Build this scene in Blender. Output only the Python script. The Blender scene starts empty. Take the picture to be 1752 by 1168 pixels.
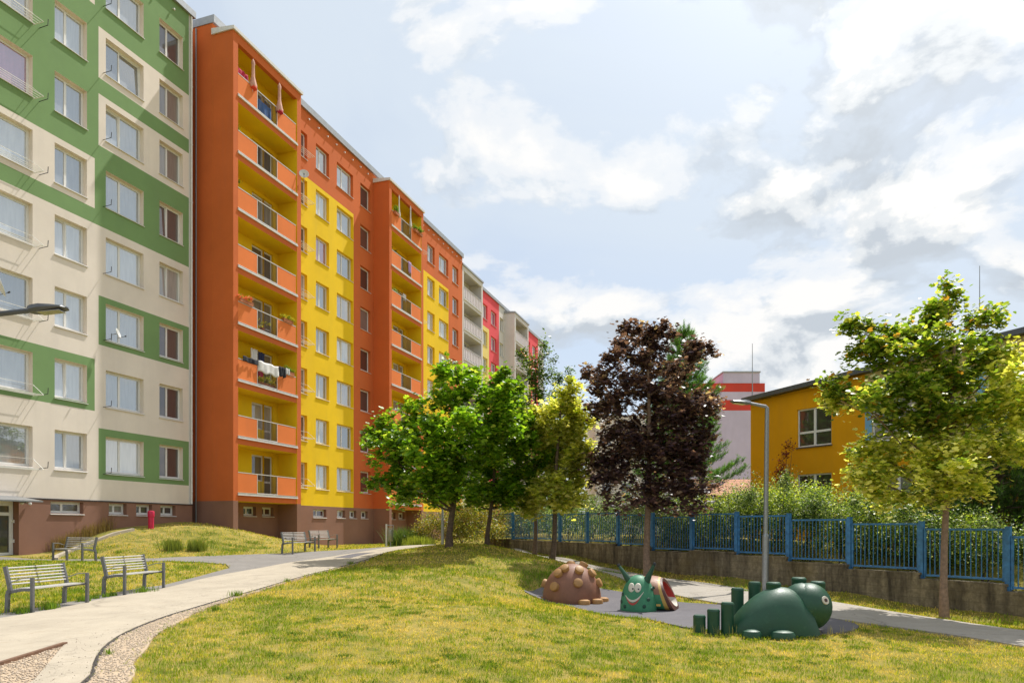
import bpy, math, random
import numpy as np
from mathutils import Vector, Matrix
R = math.radians
RNG = np.random.default_rng(7)
random.seed(7)
scene = bpy.context.scene
COL = bpy.context.collection

# ------------------------------------------------------------------ terrain heights (metres)
TP = np.array([
(-5.84,8,0.01),(-4.66,7.2,-0),(-8.39,11.5,-0),(-4.35,7.2,-0),(-5.42,9.3,-0),(-5.99,11.3,-0),(-5.98,13.1,0.05),(-5.97,14.6,0.09),(-5.73,17.2,0.2),(-5.53,20.8,0.3),(-4.98,23.6,0.45),(-4.44,28.5,0.65),(-3.15,31,0.8),(-8.99,13.8,0),(-8.93,15.2,0.05),(-8.39,16.9,0.09),(-8.41,18.9,0.18),(-8.13,20.5,0.25),(-7.27,23.2,0.4),(-5.74,29.2,0.65),(-9.12,28,0.5),(-11.38,26,0.45),(-11.61,24.8,0.4),(-14.37,25.5,0.39),(-8.78,22,0.3),(-15.14,22,0.52),(-13.01,21.5,0.44),(-11.56,16.8,0.21),(-10.71,17,0.06),(-18.12,25.8,0.55),(-20.52,24,0.52),(-17.49,26.2,0.46),(-17.62,27.6,0.75),(-17.18,28.4,1.08),(-16.92,29.6,1.48),(-16.48,31.6,1.68),(-15.47,34,1.85),(-13.57,34.2,1.51),(-13.11,36.5,1.17),(-12.61,38.8,0.79),(-12.46,41.3,0.5),(-10.85,46,0.45),(-10.06,50.5,0.46),(-8,49,0.46),(-5.98,34,0.58),(-14.4,30,1.12),(-14.08,27,0.72),(-12.3,31,0.98),(-10.29,29,0.66),(-15.21,27,0.72),(-14.33,31.5,1.5),(-8.95,34,0.55),(-8.74,38,0.49),(-2.34,26,0.93),(-0.97,27,0.9),(-0.52,24,0.7),(0.07,22,0.52),(0.84,20.5,0.17),(0.47,19.4,-0.34),(0.43,18,-0.29),(0.75,16.6,-0.23),(1.37,16,-0.27),(2.07,14.8,-0.31),(0.8,33,0.31),(1.77,29.5,0.2),(3.08,26.2,0.01),(4.55,22.4,-0.06),(6.57,19,-0.16),(7.81,17.2,-0.26),(9.24,15.5,-0.43),(10,13.7,-0.47),(8.69,11.9,-0.45),(7.65,14,-0.42),(-0.89,37,0.46),(2.06,32.1,0.32),(3.72,29.4,0.15),(5.17,27.2,0.01),(6.18,25.5,-0.1),(7.25,23.9,-0.03),(8.08,22.5,-0.14),(9.3,20.7,-0.23),(10.36,18.95,-0.36),(11.05,17.9,-0.43),(11.97,16.4,-0.45),(12.8,15,-0.51),(1.63,18.8,-0.34),(3.09,16.2,-0.34),(4.97,13,-0.34),(6.79,13.8,-0.35),(3.35,13.3,-0.34),(2.79,15,-0.35),(5.3,17.2,-0.33),(0,7.6,-0.09),(0,13,-0.01),(0,18.5,0.23),(-2.49,17,0.2),(-3.47,15.1,0.1),(2.05,11,-0.32),(3.89,8.9,-0.38),(6.64,9.1,-0.42),(1.49,8,-0.18),(-1.7,7.4,-0.05),(-3.46,7.2,-0),(0,0,-0.05),(-6,1,0),(6,1,-0.35),(14,4,-0.5),(-12,6,0),(-10,2,0),(-16,12,0.1),(-18,18,0.3),(20,10,-0.5),(25,6,-0.5),(14.94,13.92,-0.05),(19,16.48,0.1),(12.8,17.3,0.25),(16.86,19.86,0.4),(10.67,20.68,0.5),(14.73,23.24,0.65),(8.53,24.07,0.75),(12.6,26.62,0.9),(6.4,27.45,0.8),(10.46,30.01,0.95),(4.27,30.83,0.95),(8.33,33.39,1.1),(2.13,34.21,0.95),(6.19,36.77,1.1),(-0,37.6,1),(4.06,40.16,1.15),(-2,38,0.8),(-8,60,0.5),(-5,50,0.6),(2,50,0.9),(10,60,0.9),(30,40,0.8),(20,28,0.7),(45,20,0.3),(-30,20,0.6),(-32,35,1),(-40,0,0.2),(0,-20,0),(30,-10,-0.5),(-25,50,1),(0,90,0.6),(40,80,0.8),(-40,90,0.7),(80,60,0.6),(-80,60,0.7),(80,-10,0),(-80,-10,0.3)
])
def _tps():
    n = len(TP)
    d = np.hypot(TP[:, None, 0] - TP[None, :, 0], TP[:, None, 1] - TP[None, :, 1])
    K = np.where(d > 0, d * d * np.log(d + 1e-9), 0) + np.eye(n) * .6
    A = np.zeros((n + 3, n + 3)); A[:n, :n] = K; A[:n, n] = 1; A[:n, n + 1:] = TP[:, :2]
    A[n, :n] = 1; A[n + 1:, :n] = TP[:, :2].T
    b = np.zeros(n + 3); b[:n] = TP[:, 2]
    return np.linalg.solve(A, b)
TW = _tps()
def HA(x, y):
    x = np.asarray(x, float); y = np.asarray(y, float); sh = np.broadcast(x, y).shape
    xf = np.broadcast_to(x, sh).ravel(); yf = np.broadcast_to(y, sh).ravel(); o = np.empty(xf.size)
    for i in range(0, xf.size, 20000):
        a = xf[i:i + 20000]; b = yf[i:i + 20000]
        d = np.hypot(a[:, None] - TP[None, :, 0], b[:, None] - TP[None, :, 1])
        o[i:i + 20000] = (d * d * np.log(d + 1e-9)) @ TW[:-3] + TW[-3] + TW[-2] * a + TW[-1] * b
    r = np.hypot(xf, yf - 25); t = np.clip((r - 55) / 30, 0, 1); o = o * (1 - t) + .6 * t
    return np.clip(o, -1.5, 3).reshape(sh)
def H(x, y): return float(HA(x, y))

# ------------------------------------------------------------------ object helpers
def tag(o, label=None, cat=None, group=None, kind=None):
    if label: o['label'] = label
    if cat: o['category'] = cat
    if group: o['group'] = group
    if kind: o['kind'] = kind
    return o
def empty(name, loc, rz=0, label=None, cat=None, group=None):
    o = bpy.data.objects.new(name, None); COL.objects.link(o)
    o.location = loc; o.rotation_euler = (0, 0, rz); o.empty_display_size = .2
    return tag(o, label, cat, group)
def children(o): return [c for c in bpy.data.objects if c.parent == o]
def copy_tree(o, parent=None, kids=None):
    if kids is None:
        kids = {}
        for c in bpy.data.objects:
            if c.parent: kids.setdefault(c.parent, []).append(c)
    c = o.copy(); COL.objects.link(c)
    if parent: c.parent = parent
    for ch in kids.get(o, []): copy_tree(ch, c, kids)
    return c

class MB:
    """collects faces of one mesh"""
    def __init__(s, T=None): s.v = []; s.f = []; s.m = []; s.T = T; s.sm = []
    def add(s, vs, fs, mi=0, smooth=False):
        n = len(s.v)
        if s.T is not None: vs = [s.T @ Vector(v) for v in vs]
        s.v += [tuple(v) for v in vs]
        for f in fs: s.f.append([i + n for i in f]); s.m.append(mi); s.sm.append(smooth)
        return s
    def quad(s, a, b, c, d, mi=0): return s.add([a, b, c, d], [(0, 1, 2, 3)], mi)
    def box(s, x0, x1, y0, y1, z0, z1, mi=0):
        v = [(x, y, z) for x in (x0, x1) for y in (y0, y1) for z in (z0, z1)]
        return s.add(v, [(0, 1, 3, 2), (4, 6, 7, 5), (0, 4, 5, 1), (2, 3, 7, 6), (0, 2, 6, 4), (1, 5, 7, 3)], mi)
    def bar(s, a, b, w, h=None, mi=0):
        """box section bar from a to b, w wide sideways, h the other way"""
        h = h or w; a = Vector(a); b = Vector(b); d = (b - a).normalized()
        u = Vector((0, 0, 1)).cross(d)
        u = u.normalized() if u.length > 1e-4 else Vector((1, 0, 0))
        t = d.cross(u)
        v = [p + u * (i * w / 2) + t * (j * h / 2) for p in (a, b) for i, j in ((-1, -1), (1, -1), (1, 1), (-1, 1))]
        return s.add(v, [(3, 2, 1, 0), (4, 5, 6, 7), (0, 1, 5, 4), (1, 2, 6, 5), (2, 3, 7, 6), (3, 0, 4, 7)], mi)
    def tube(s, pts, rad, n=8, mi=0, cap=True):
        pts = [Vector(p) for p in pts]
        if not hasattr(rad, '__len__'): rad = [rad] * len(pts)
        vs = []; fs = []; prev = None
        for i, p in enumerate(pts):
            d = (pts[min(i + 1, len(pts) - 1)] - pts[max(i - 1, 0)]).normalized()
            if prev is None:
                u = d.cross(Vector((0, 1, 0)) if abs(d.y) < .9 else Vector((1, 0, 0))).normalized()
            else:
                u = (prev - d * prev.dot(d)).normalized()
            prev = u; w = d.cross(u)
            for k in range(n):
                a = 2 * math.pi * k / n
                vs.append(p + (u * math.cos(a) + w * math.sin(a)) * rad[i])
        for i in range(len(pts) - 1):
            for k in range(n):
                fs.append((i * n + k, i * n + (k + 1) % n, (i + 1) * n + (k + 1) % n, (i + 1) * n + k))
        if cap:
            fs.append(tuple(range(n - 1, -1, -1))); fs.append(tuple((len(pts) - 1) * n + k for k in range(n)))
        return s.add(vs, fs, mi, True)
    def lathe(s, prof, n=24, mi=0, c=(0, 0, 0), sx=1, sy=1):
        """prof: (r, z) from bottom to top"""
        vs = []; fs = []
        for r, z in prof:
            for k in range(n):
                a = 2 * math.pi * k / n
                vs.append((c[0] + r * math.cos(a) * sx, c[1] + r * math.sin(a) * sy, c[2] + z))
        for i in range(len(prof) - 1):
            for k in range(n):
                fs.append((i * n + k, i * n + (k + 1) % n, (i + 1) * n + (k + 1) % n, (i + 1) * n + k))
        if prof[-1][0] > 1e-4: fs.append(tuple((len(prof) - 1) * n + k for k in range(n)))
        if prof[0][0] > 1e-4: fs.append(tuple(range(n - 1, -1, -1)))
        return s.add(vs, fs, mi, True)
    def build(s, name, mats, parent=None, sharp=True):
        me = bpy.data.meshes.new(name); me.from_pydata(s.v, [], s.f)
        if not isinstance(mats, (list, tuple)): mats = [mats]
        for m in mats: me.materials.append(m)
        me.polygons.foreach_set('material_index', s.m)
        me.polygons.foreach_set('use_smooth', s.sm)
        me.update()
        if sharp and any(s.sm): me.set_sharp_from_angle(angle=R(40))
        o = bpy.data.objects.new(name, me); COL.objects.link(o); o.parent = parent
        return o

def np_mesh(name, verts, faces_flat, k, cols=None, mats=(), parent=None, smooth=False):
    me = bpy.data.meshes.new(name)
    nf = len(faces_flat) // k
    me.vertices.add(len(verts)); me.vertices.foreach_set('co', np.asarray(verts, np.float32).ravel())
    me.loops.add(len(faces_flat)); me.loops.foreach_set('vertex_index', np.asarray(faces_flat, np.int32))
    me.polygons.add(nf); me.polygons.foreach_set('loop_start', np.arange(0, nf * k, k, dtype=np.int32))
    if smooth: me.polygons.foreach_set('use_smooth', np.ones(nf, bool))
    if cols is not None:
        a = me.attributes.new('Col', 'FLOAT_COLOR', 'POINT')
        c = np.ones((len(verts), 4), np.float32); c[:, :3] = cols
        a.data.foreach_set('color', c.ravel())
    me.update(calc_edges=True)
    for m in mats: me.materials.append(m)
    o = bpy.data.objects.new(name, me); COL.objects.link(o); o.parent = parent
    return o

# ------------------------------------------------------------------ materials
def lin(r, g, b):
    return tuple((c / 255 / 12.92 if c / 255 <= .04045 else ((c / 255 + .055) / 1.055) ** 2.4) for c in (r, g, b))
class NT:
    def __init__(s, name):
        s.mat = bpy.data.materials.new(name); s.mat.use_nodes = True; s.nt = s.mat.node_tree
        s.b = s.nt.nodes['Principled BSDF']; s.out = s.nt.nodes['Material Output']
    def n(s, t, **kw):
        nd = s.nt.nodes.new(t)
        for k, v in kw.items():
            if hasattr(nd, k): setattr(nd, k, v)
            else: nd.inputs[k].default_value = v
        return nd
    def l(s, a, b): s.nt.links.new(a, b)
    def noise(s, scale, detail=4, rough=.6, co=None, dist=0):
        nd = s.n('ShaderNodeTexNoise'); nd.inputs['Scale'].default_value = scale
        nd.inputs['Detail'].default_value = detail; nd.inputs['Roughness'].default_value = rough
        nd.inputs['Distortion'].default_value = dist
        if co is not None: s.l(co, nd.inputs['Vector'])
        return nd
    def ramp(s, fac, stops):
        nd = s.n('ShaderNodeValToRGB'); e = nd.color_ramp.elements
        while len(e) < len(stops): e.new(.5)
        for q, (p, c) in zip(e, stops): q.position = p; q.color = (*c, 1) if len(c) == 3 else c
        s.l(fac, nd.inputs['Fac']); return nd
    def mix(s, fac, a, b, mode='MIX'):
        nd = s.n('ShaderNodeMix', data_type='RGBA', blend_type=mode)
        for i, v in ((0, fac), (6, a), (7, b)):
            if hasattr(v, 'node'): s.l(v, nd.inputs[i])
            elif i == 0: nd.inputs[0].default_value = v
            else: nd.inputs[i].default_value = (*v, 1)
        return nd.outputs[2]
    def bump(s, h, strength=.3, dist=.02):
        nd = s.n('ShaderNodeBump'); nd.inputs['Strength'].default_value = strength; nd.inputs['Distance'].default_value = dist
        s.l(h, nd.inputs['Height']); s.l(nd.outputs[0], s.b.inputs['Normal'])
    def pos(s): return s.n('ShaderNodeNewGeometry').outputs['Position']
def mat_plain(name, col, rough=.6, metal=0, spec=.5, var=.12, scale=6, bump=0, bscale=60):
    t = NT(name); p = t.pos(); nz = t.noise(scale, 5, .6, p)
    a = tuple(c * (1 - var) for c in col); b = tuple(min(1, c * (1 + var)) for c in col)
    r = t.ramp(nz.outputs[0], [(.3, a), (.7, b)])
    t.l(r.outputs[0], t.b.inputs['Base Color'])
    t.b.inputs['Roughness'].default_value = rough; t.b.inputs['Metallic'].default_value = metal
    t.b.inputs['Specular IOR Level'].default_value = spec
    if bump:
        t.bump(t.noise(bscale, 3, .6, p).outputs[0], bump, .01)
    return t.mat
def mat_plaster(name, col, stain=.12):
    """rendered facade: fine grain, broad faint blotches, faint rain streaks"""
    t = NT(name); p = t.pos()
    mp = t.n('ShaderNodeMapping'); mp.inputs['Scale'].default_value = (1, 1, .12); t.l(p, mp.inputs[0])
    streak = t.noise(1.6, 5, .65, mp.outputs[0]); blot = t.noise(.5, 6, .6, p); fine = t.noise(45, 2, .6, p)
    c1 = t.mix(t.ramp(blot.outputs[0], [(.3, (0,) * 3), (.75, (1,) * 3)]).outputs[0], tuple(c * (1 - stain) for c in col), tuple(min(1, c * (1 + stain * .6)) for c in col))
    g = tuple(.82 * c + .02 for c in col)
    c2 = t.mix(t.ramp(streak.outputs[0], [(.48, (0,) * 3), (.80, (.65,) * 3)]).outputs[0], c1, g)
    c3 = t.mix(t.ramp(fine.outputs[0], [(.3, (0,) * 3), (.7, (.25,) * 3)]).outputs[0], c2, tuple(c * .8 for c in col))
    t.l(c3, t.b.inputs['Base Color']); t.b.inputs['Roughness'].default_value = .9
    t.b.inputs['Specular IOR Level'].default_value = .25
    t.bump(t.noise(130, 2, .7, p).outputs[0], .35, .006)
    return t.mat
M = {}
M['green'] = mat_plaster('plaster_green', (.195, .315, .128))
M['beige'] = mat_plaster('plaster_beige', (.79, .70, .61))
M['orange'] = mat_plaster('plaster_orange', (.62, .148, .038))
M['dorange'] = mat_plaster('plaster_deep_orange', (.56, .115, .022))
M['yellow'] = mat_plaster('plaster_yellow', (.88, .58, .010))
M['brown'] = mat_plaster('plaster_brown', (.285, .150, .105), .2)
M['white'] = mat_plaster('plaster_offwhite', (.68, .65, .63))
M['lilacpanel'] = mat_plain('lilac_balcony_sheet', (.70, .63, .68), .6)
M['pink'] = mat_plaster('plaster_pink', (.80, .10, .115))
M['paleyellow'] = mat_plaster('plaster_pale_yellow', (.80, .63, .20))
M['mustard'] = mat_plaster('plaster_mustard', (.74, .34, .004))
M['cream'] = mat_plaster('plaster_cream', (.60, .49, .22))
M['lilac'] = mat_plaster('plaster_lilac', (.58, .52, .70))
M['red'] = mat_plaster('plaster_red', (.62, .07, .05))
M['blue'] = mat_plaster('plaster_blue', (.20, .42, .66))
M['fascia'] = mat_plain('grey_roof_metal', (.36, .37, .38), .45, .5)
M['dfascia'] = mat_plain('dark_roof_metal', (.10, .11, .125), .45, .4)
M['pvc'] = mat_plain('white_window_plastic', (.74, .73, .71), .35, var=.04)
M['sill'] = mat_plain('white_sill_metal', (.66, .64, .62), .4, var=.08)
M['rail'] = mat_plain('pale_rail_metal', (.62, .58, .53), .4, .3)
M['dark'] = mat_plain('dark_metal', (.05, .05, .055), .5, .3)
M['wire'] = mat_plain('white_wire', (.72, .70, .64), .5)
M['steel'] = mat_plain('galvanised_steel', (.30, .31, .32), .42, .65, var=.15, scale=20)
M['bench'] = mat_plain('grey_bench_metal', (.17, .17, .175), .45, .4, var=.15, scale=25)
M['slat'] = mat_plain('pale_bench_slat', (.52, .50, .47), .5, .1, var=.15, scale=30)
M['fblue'] = mat_plain('blue_fence_paint', (.045, .175, .37), .5, 0, var=.35, scale=9, bump=.1)
M['redpipe'] = mat_plain('magenta_pipe_paint', (.58, .015, .07), .45)
M['terra'] = mat_plain('terracotta', (.45, .16, .07), .8)
M['soil'] = mat_plain('soil', (.06, .04, .028), .95, var=.4, scale=12, bump=.5)
M['dish'] = mat_plain('dish_white', (.62, .62, .60), .4)
M['bark'] = mat_plain('bark', (.115, .078, .052), .9, var=.4, scale=14, bump=.8, bscale=40)
M['barkl'] = mat_plain('light_bark', (.24, .16, .11), .9, var=.3, scale=14, bump=.8, bscale=40)
M['rubber'] = mat_plain('black_rubber', (.02, .02, .022), .35)

def mat_pane(name, tone):
    """double glazing in front of a curtain, blind or dark room"""
    t = NT(name); oi = t.n('ShaderNodeObjectInfo'); tc = t.n('ShaderNodeTexCoord')
    sep = t.n('ShaderNodeSeparateXYZ'); t.l(tc.outputs['Object'], sep.inputs[0])
    rnd = oi.outputs['Random']
    stops = {'pale': [(0, (.10, .11, .11)), (.14, (.34, .36, .37)), (.34, (.20, .22, .23)), (.5, (.48, .50, .51)), (.68, (.27, .29, .30)), (.84, (.36, .33, .30)), (.95, (.30, .12, .20))],
             'dark': [(0, (.03, .02, .018)), (.35, (.07, .03, .03)), (.55, (.04, .04, .04)), (.72, (.18, .16, .15)), (.9, (.08, .05, .04))],
             'mid': [(0, (.05, .04, .04)), (.25, (.22, .20, .18)), (.5, (.09, .07, .065)), (.75, (.36, .35, .33))]}[tone]
    rp = t.ramp(rnd, stops); rp.color_ramp.interpolation = 'CONSTANT'
    # soft vertical folds of the curtain
    mm = t.n('ShaderNodeMath', operation='MULTIPLY_ADD'); t.l(rnd, mm.inputs[0]); mm.inputs[1].default_value = 37
    t.l(sep.outputs[0], mm.inputs[2])
    cmb = t.n('ShaderNodeCombineXYZ'); t.l(mm.outputs[0], cmb.inputs[0])
    ml = t.n('ShaderNodeMath', operation='MULTIPLY'); t.l(sep.outputs[2], ml.inputs[0]); ml.inputs[1].default_value = .12
    t.l(ml.outputs[0], cmb.inputs[2])
    fold = t.noise(11, 1, .4, cmb.outputs[0])
    c = t.mix(t.ramp(fold.outputs[0], [(.35, (0,) * 3), (.65, (1,) * 3)]).outputs[0], rp.outputs[0], (.0, .0, .0))
    c = t.mix(.16, rp.outputs[0], c)
    t.l(c, t.b.inputs['Base Color']); t.b.inputs['Roughness'].default_value = .5
    gl = t.n('ShaderNodeBsdfGlossy'); gl.inputs['Roughness'].default_value = .02; gl.inputs['Color'].default_value = (.92, .96, 1, 1)
    fr = t.n('ShaderNodeFresnel'); fr.inputs['IOR'].default_value = 3.6 if tone == 'pale' else 2.0
    mx = t.n('ShaderNodeMixShader'); t.l(fr.outputs[0], mx.inputs[0]); t.l(t.b.outputs[0], mx.inputs[1]); t.l(gl.outputs[0], mx.inputs[2])
    # slight waviness of big panes
    wv = t.noise(.8, 1, .5, tc.outputs['Object']); bp = t.n('ShaderNodeBump'); bp.inputs['Strength'].default_value = .08; bp.inputs['Distance'].default_value = .05
    t.l(wv.outputs[0], bp.inputs['Height']); t.l(bp.outputs[0], gl.inputs['Normal']); 
    t.l(mx.outputs[0], t.out.inputs[0])
    return t.mat
M['pane'] = mat_pane('glass_pale', 'pale'); M['paned'] = mat_pane('glass_dark', 'dark'); M['panem'] = mat_pane('glass_mid', 'mid')

def mat_leaf(name, trans=.56, rough=.36, spec=.5):
    t = NT(name); at = t.n('ShaderNodeAttribute', attribute_name='Col')
    t.l(at.outputs['Color'], t.b.inputs['Base Color']); t.b.inputs['Roughness'].default_value = rough
    t.b.inputs['Specular IOR Level'].default_value = spec
    tr = t.n('ShaderNodeBsdfTranslucent')
    c = t.mix(1.0, at.outputs['Color'], (1.5, 1.4, .6), 'MULTIPLY'); t.l(c, tr.inputs['Color'])
    mx = t.n('ShaderNodeMixShader'); mx.inputs[0].default_value = trans
    t.l(t.b.outputs[0], mx.inputs[1]); t.l(tr.outputs[0], mx.inputs[2]); t.l(mx.outputs[0], t.out.inputs[0])
    return t.mat
M['leaf'] = mat_leaf('leaves'); M['grassblade'] = mat_leaf('grass_blades', .35, .6, .2)
M['needle'] = mat_leaf('needles', .12, .6, .2)

# ------------------------------------------------------------------ ground
def mat_lawn():
    t = NT('lawn_ground'); p = t.pos()
    big = t.noise(.35, 5, .6, p); mid = t.noise(2.2, 6, .65, p); fine = t.noise(30, 4, .7, p)
    c = t.mix(t.ramp(big.outputs[0], [(.38, (0,) * 3), (.62, (1,) * 3)]).outputs[0], (.27, .245, .040), (.42, .32, .09))
    c = t.mix(t.ramp(mid.outputs[0], [(.45, (0,) * 3), (.62, (1,) * 3)]).outputs[0], c, (.135, .165, .025))
    c = t.mix(t.ramp(fine.outputs[0], [(.4, (0,) * 3), (.7, (.8,) * 3)]).outputs[0], c, (.30, .23, .09))
    t.l(c, t.b.inputs['Base Color']); t.b.inputs['Roughness'].default_value = 1; t.b.inputs['Specular IOR Level'].default_value = .05
    t.bump(fine.outputs[0], .8, .05)
    return t.mat
def mat_path(name, col, crack=.5, dust=(.30, .24, .17)):
    t = NT(name); p = t.pos()
    n1 = t.noise(1.1, 7, .68, p, .8); n2 = t.noise(90, 3, .7, p); n3 = t.noise(5, 5, .7, p)
    c = t.mix(t.ramp(n1.outputs[0], [(.3, (0,) * 3), (.72, (1,) * 3)]).outputs[0], tuple(x * .80 for x in col), tuple(min(1, x * 1.1) for x in col))
    c = t.mix(t.ramp(n2.outputs[0], [(.4, (0,) * 3), (.68, (.6,) * 3)]).outputs[0], c, tuple(x * .6 for x in col))
    c = t.mix(t.ramp(n3.outputs[0], [(.56, (0,) * 3), (.76, (.6,) * 3)]).outputs[0], c, dust)
    vo = t.n('ShaderNodeTexVoronoi', feature='DISTANCE_TO_EDGE'); vo.inputs['Scale'].default_value = .42
    wp = t.n('ShaderNodeVectorMath', operation='MULTIPLY_ADD'); t.l(t.noise(1.3, 5, .7, p).outputs['Color'], wp.inputs[0]); wp.inputs[1].default_value = (1.3, 1.3, 0); t.l(p, wp.inputs[2])
    t.l(wp.outputs[0], vo.inputs['Vector'])
    ck = t.ramp(vo.outputs['Distance'], [(0, (crack,) * 3), (.008, (0,) * 3)])
    c = t.mix(ck.outputs[0], c, (.07, .06, .05))
    t.l(c, t.b.inputs['Base Color']); t.b.inputs['Roughness'].default_value = .95; t.b.inputs['Specular IOR Level'].default_value = .15
    t.bump(n2.outputs[0], .5, .008)
    return t.mat
M['lawn'] = mat_lawn()
M['concrete'] = mat_path('pale_path_surface', (.47, .405, .315), .3, (.34,.27,.19))
M['asphalt'] = mat_path('grey_asphalt', (.265, .245, .225), .5)
M['rpath'] = mat_path('right_path_asphalt', (.40, .36, .31), .6)
M['playfloor'] = mat_path('play_safety_surface', (.165, .155, .165), .0, (.20, .18, .17))
M['gravel'] = mat_path('sandy_gravel', (.50, .385, .27), .0)
M['wallcon'] = None

def axis(lo, hi, step, far):
    a = list(np.arange(lo, hi + 1e-6, step)); d = step; x = a[-1]
    while x < far: d *= 1.35; x += d; a.append(x)
    d = step; x = a[0]; pre = []
    while x > -far: d *= 1.35; x -= d; pre.append(x)
    return np.array(pre[::-1] + a)
xs = axis(-21, 21, .3, 1500); ys = axis(1, 48, .3, 1500)
X, Y = np.meshgrid(xs, ys); Zg = HA(X, Y)
bump = (np.sin(X * 1.7 + np.sin(Y * 1.1) * 2) * np.sin(Y * 1.4 + 1.3 * np.sin(X * .9))) * .012
nx, ny = len(xs), len(ys)
vv = np.stack([X, Y, Zg + bump - .012], -1).reshape(-1, 3)
i = np.arange(nx - 1)[None, :] + np.arange(ny - 1)[:, None] * nx
ff = np.stack([i, i + 1, i + nx + 1, i + nx], -1).reshape(-1)
g = np_mesh('ground', vv, ff, 4, mats=[M['lawn']], smooth=True); tag(g, kind='structure')

def chaikin(p, n=2):
    for _ in range(n):
        q = [p[0]]
        for a, b in zip(p, p[1:]):
            q += [(a[0] * .75 + b[0] * .25, a[1] * .75 + b[1] * .25), (a[0] * .25 + b[0] * .75, a[1] * .25 + b[1] * .75)]
        q.append(p[-1]); p = q
    return p
def resample(poly, d):
    out = []
    for a, b in zip(poly, poly[1:] + poly[:1]):
        n = max(1, int(math.dist(a, b) / d))
        for k in range(n): out.append((a[0] + (b[0] - a[0]) * k / n, a[1] + (b[1] - a[1]) * k / n))
    return out
def inside(px, py, poly):
    c = np.zeros(np.shape(px), bool); n = len(poly)
    for k in range(n):
        x0, y0 = poly[k]; x1, y1 = poly[(k + 1) % n]
        if y0 == y1: continue
        h = ((y0 > py) != (y1 > py)) & (px < (x1 - x0) * (py - y0) / (y1 - y0) + x0)
        c ^= h
    return c
from mathutils.geometry import delaunay_2d_cdt
def sheet(name, poly, dz, m, skirt=.06, jitter=0, kind='structure'):
    poly = resample(poly, .3)
    if jitter:
        poly = [(x + random.uniform(-jitter, jitter), y + random.uniform(-jitter, jitter)) for x, y in poly]
    P_ = np.array(poly); lo = P_.min(0); hi = P_.max(0)
    gx, gy = np.meshgrid(np.arange(lo[0], hi[0], .3), np.arange(lo[1], hi[1], .3)); gx = gx.ravel() + .07; gy = gy.ravel() + .05
    k = inside(gx, gy, poly); pts = [Vector(p) for p in poly] + [Vector((a, b)) for a, b in zip(gx[k], gy[k])]
    n = len(poly)
    r = delaunay_2d_cdt(pts, [(a, (a + 1) % n) for a in range(n)], [], 0, 1e-4)
    V2 = np.array([tuple(v) for v in r[0]])
    cen = np.array([V2[list(f)].mean(0) for f in r[2]]); ok = inside(cen[:, 0], cen[:, 1], poly)
    z = HA(V2[:, 0], V2[:, 1]) + dz
    mb = MB(); mb.add([(a, b, c) for (a, b), c in zip(V2, z)], [f if ((V2[f[1]] - V2[f[0]])[0] * (V2[f[2]] - V2[f[0]])[1] - (V2[f[1]] - V2[f[0]])[1] * (V2[f[2]] - V2[f[0]])[0]) > 0 else f[::-1] for f, o_ in zip(r[2], ok) if o_], 0, False)
    zz = HA(P_[:, 0], P_[:, 1]) + dz
    for a in range(n):
        b = (a + 1) % n
        mb.quad((*poly[a], zz[a]), (*poly[a], zz[a] - skirt), (*poly[b], zz[b] - skirt), (*poly[b], zz[b]))
    o = mb.build(name, m); tag(o, kind=kind); return o
edge_r = chaikin([(-3.75, 5.0), (-4.35, 7.2), (-4.98, 8.35), (-5.42, 9.3), (-5.76, 10.3), (-5.97, 11.3), (-6.05, 12.3), (-6.02, 13.15), (-5.98, 14.65), (-5.88, 15.75), (-5.73, 17.2), (-5.5, 20.7), (-4.97, 23.55), (-4.5, 26.5), (-3.9, 29), (-2.9, 31.2), (-1.0, 33)], 1)
edge_l = [(-1.6, 34), (-3.4, 32.8), (-4.7, 31), (-5.76, 29), (-6.9, 25), (-7.4, 23.3), (-8.1, 20.5), (-8.35, 18.9), (-8.42, 17), (-8.55, 15.8), (-8.75, 15), (-8.75, 13.8), (-8.8, 12.6), (-8.9, 11.8), (-10, 11.2), (-15, 10.6)]
main_poly = edge_r + chaikin(edge_l, 1) + [(-15, 5.0), (-5.55, 5.0), (-5.84, 8.0), (-6.02, 9.45), (-4.9, 7.2), (-4.3, 5.0)]
sheet('path', main_poly, .034, M['concrete'])
asph_poly = [(-15, 10.8), (-8.6, 10.8), (-7.9, 14), (-7.8, 18), (-7.3, 21), (-6.6, 24), (-4.9, 29), (-3.5, 32), (-1.5, 33.6), (-1.7, 34.3), (-3.6, 33.4), (-4.9, 31.8), (-6.6, 30.2), (-7.9, 29.4), (-9.12, 28.3), (-11.37, 26.5), (-13, 25.6), (-18.6, 25.2), (-18.6, 24.1), (-12, 24.6), (-10.59, 24.15), (-9.5, 23.3), (-8.85, 22), (-8.75, 19.65), (-8.85, 17.85), (-9.2, 17.3), (-9.35, 15.9), (-9.1, 15.2), (-9.3, 14.3), (-9.35, 13.0), (-9.8, 12.5), (-15, 12.2)]
sheet('asphalt_path', asph_poly, .016, M['asphalt'])
grav_r = [(-3.2, 5.0), (-3.91, 7.2), (-4.5, 8.4), (-5.1, 9.9), (-5.5, 11.35), (-5.78, 13.0), (-5.78, 14.9), (-5.62, 17), (-5.42, 20.4), (-4.85, 23.6)]
sheet('gravel_verge', edge_r[:-8] + chaikin(grav_r, 1)[::-1], .02, M['gravel'], jitter=.03)
sheet('gravel_patch', [(-4.3, 5.0), (-4.9, 7.2), (-6.02, 9.45), (-5.84, 8.0), (-5.55, 5.0)], .018, M['gravel'])
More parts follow.
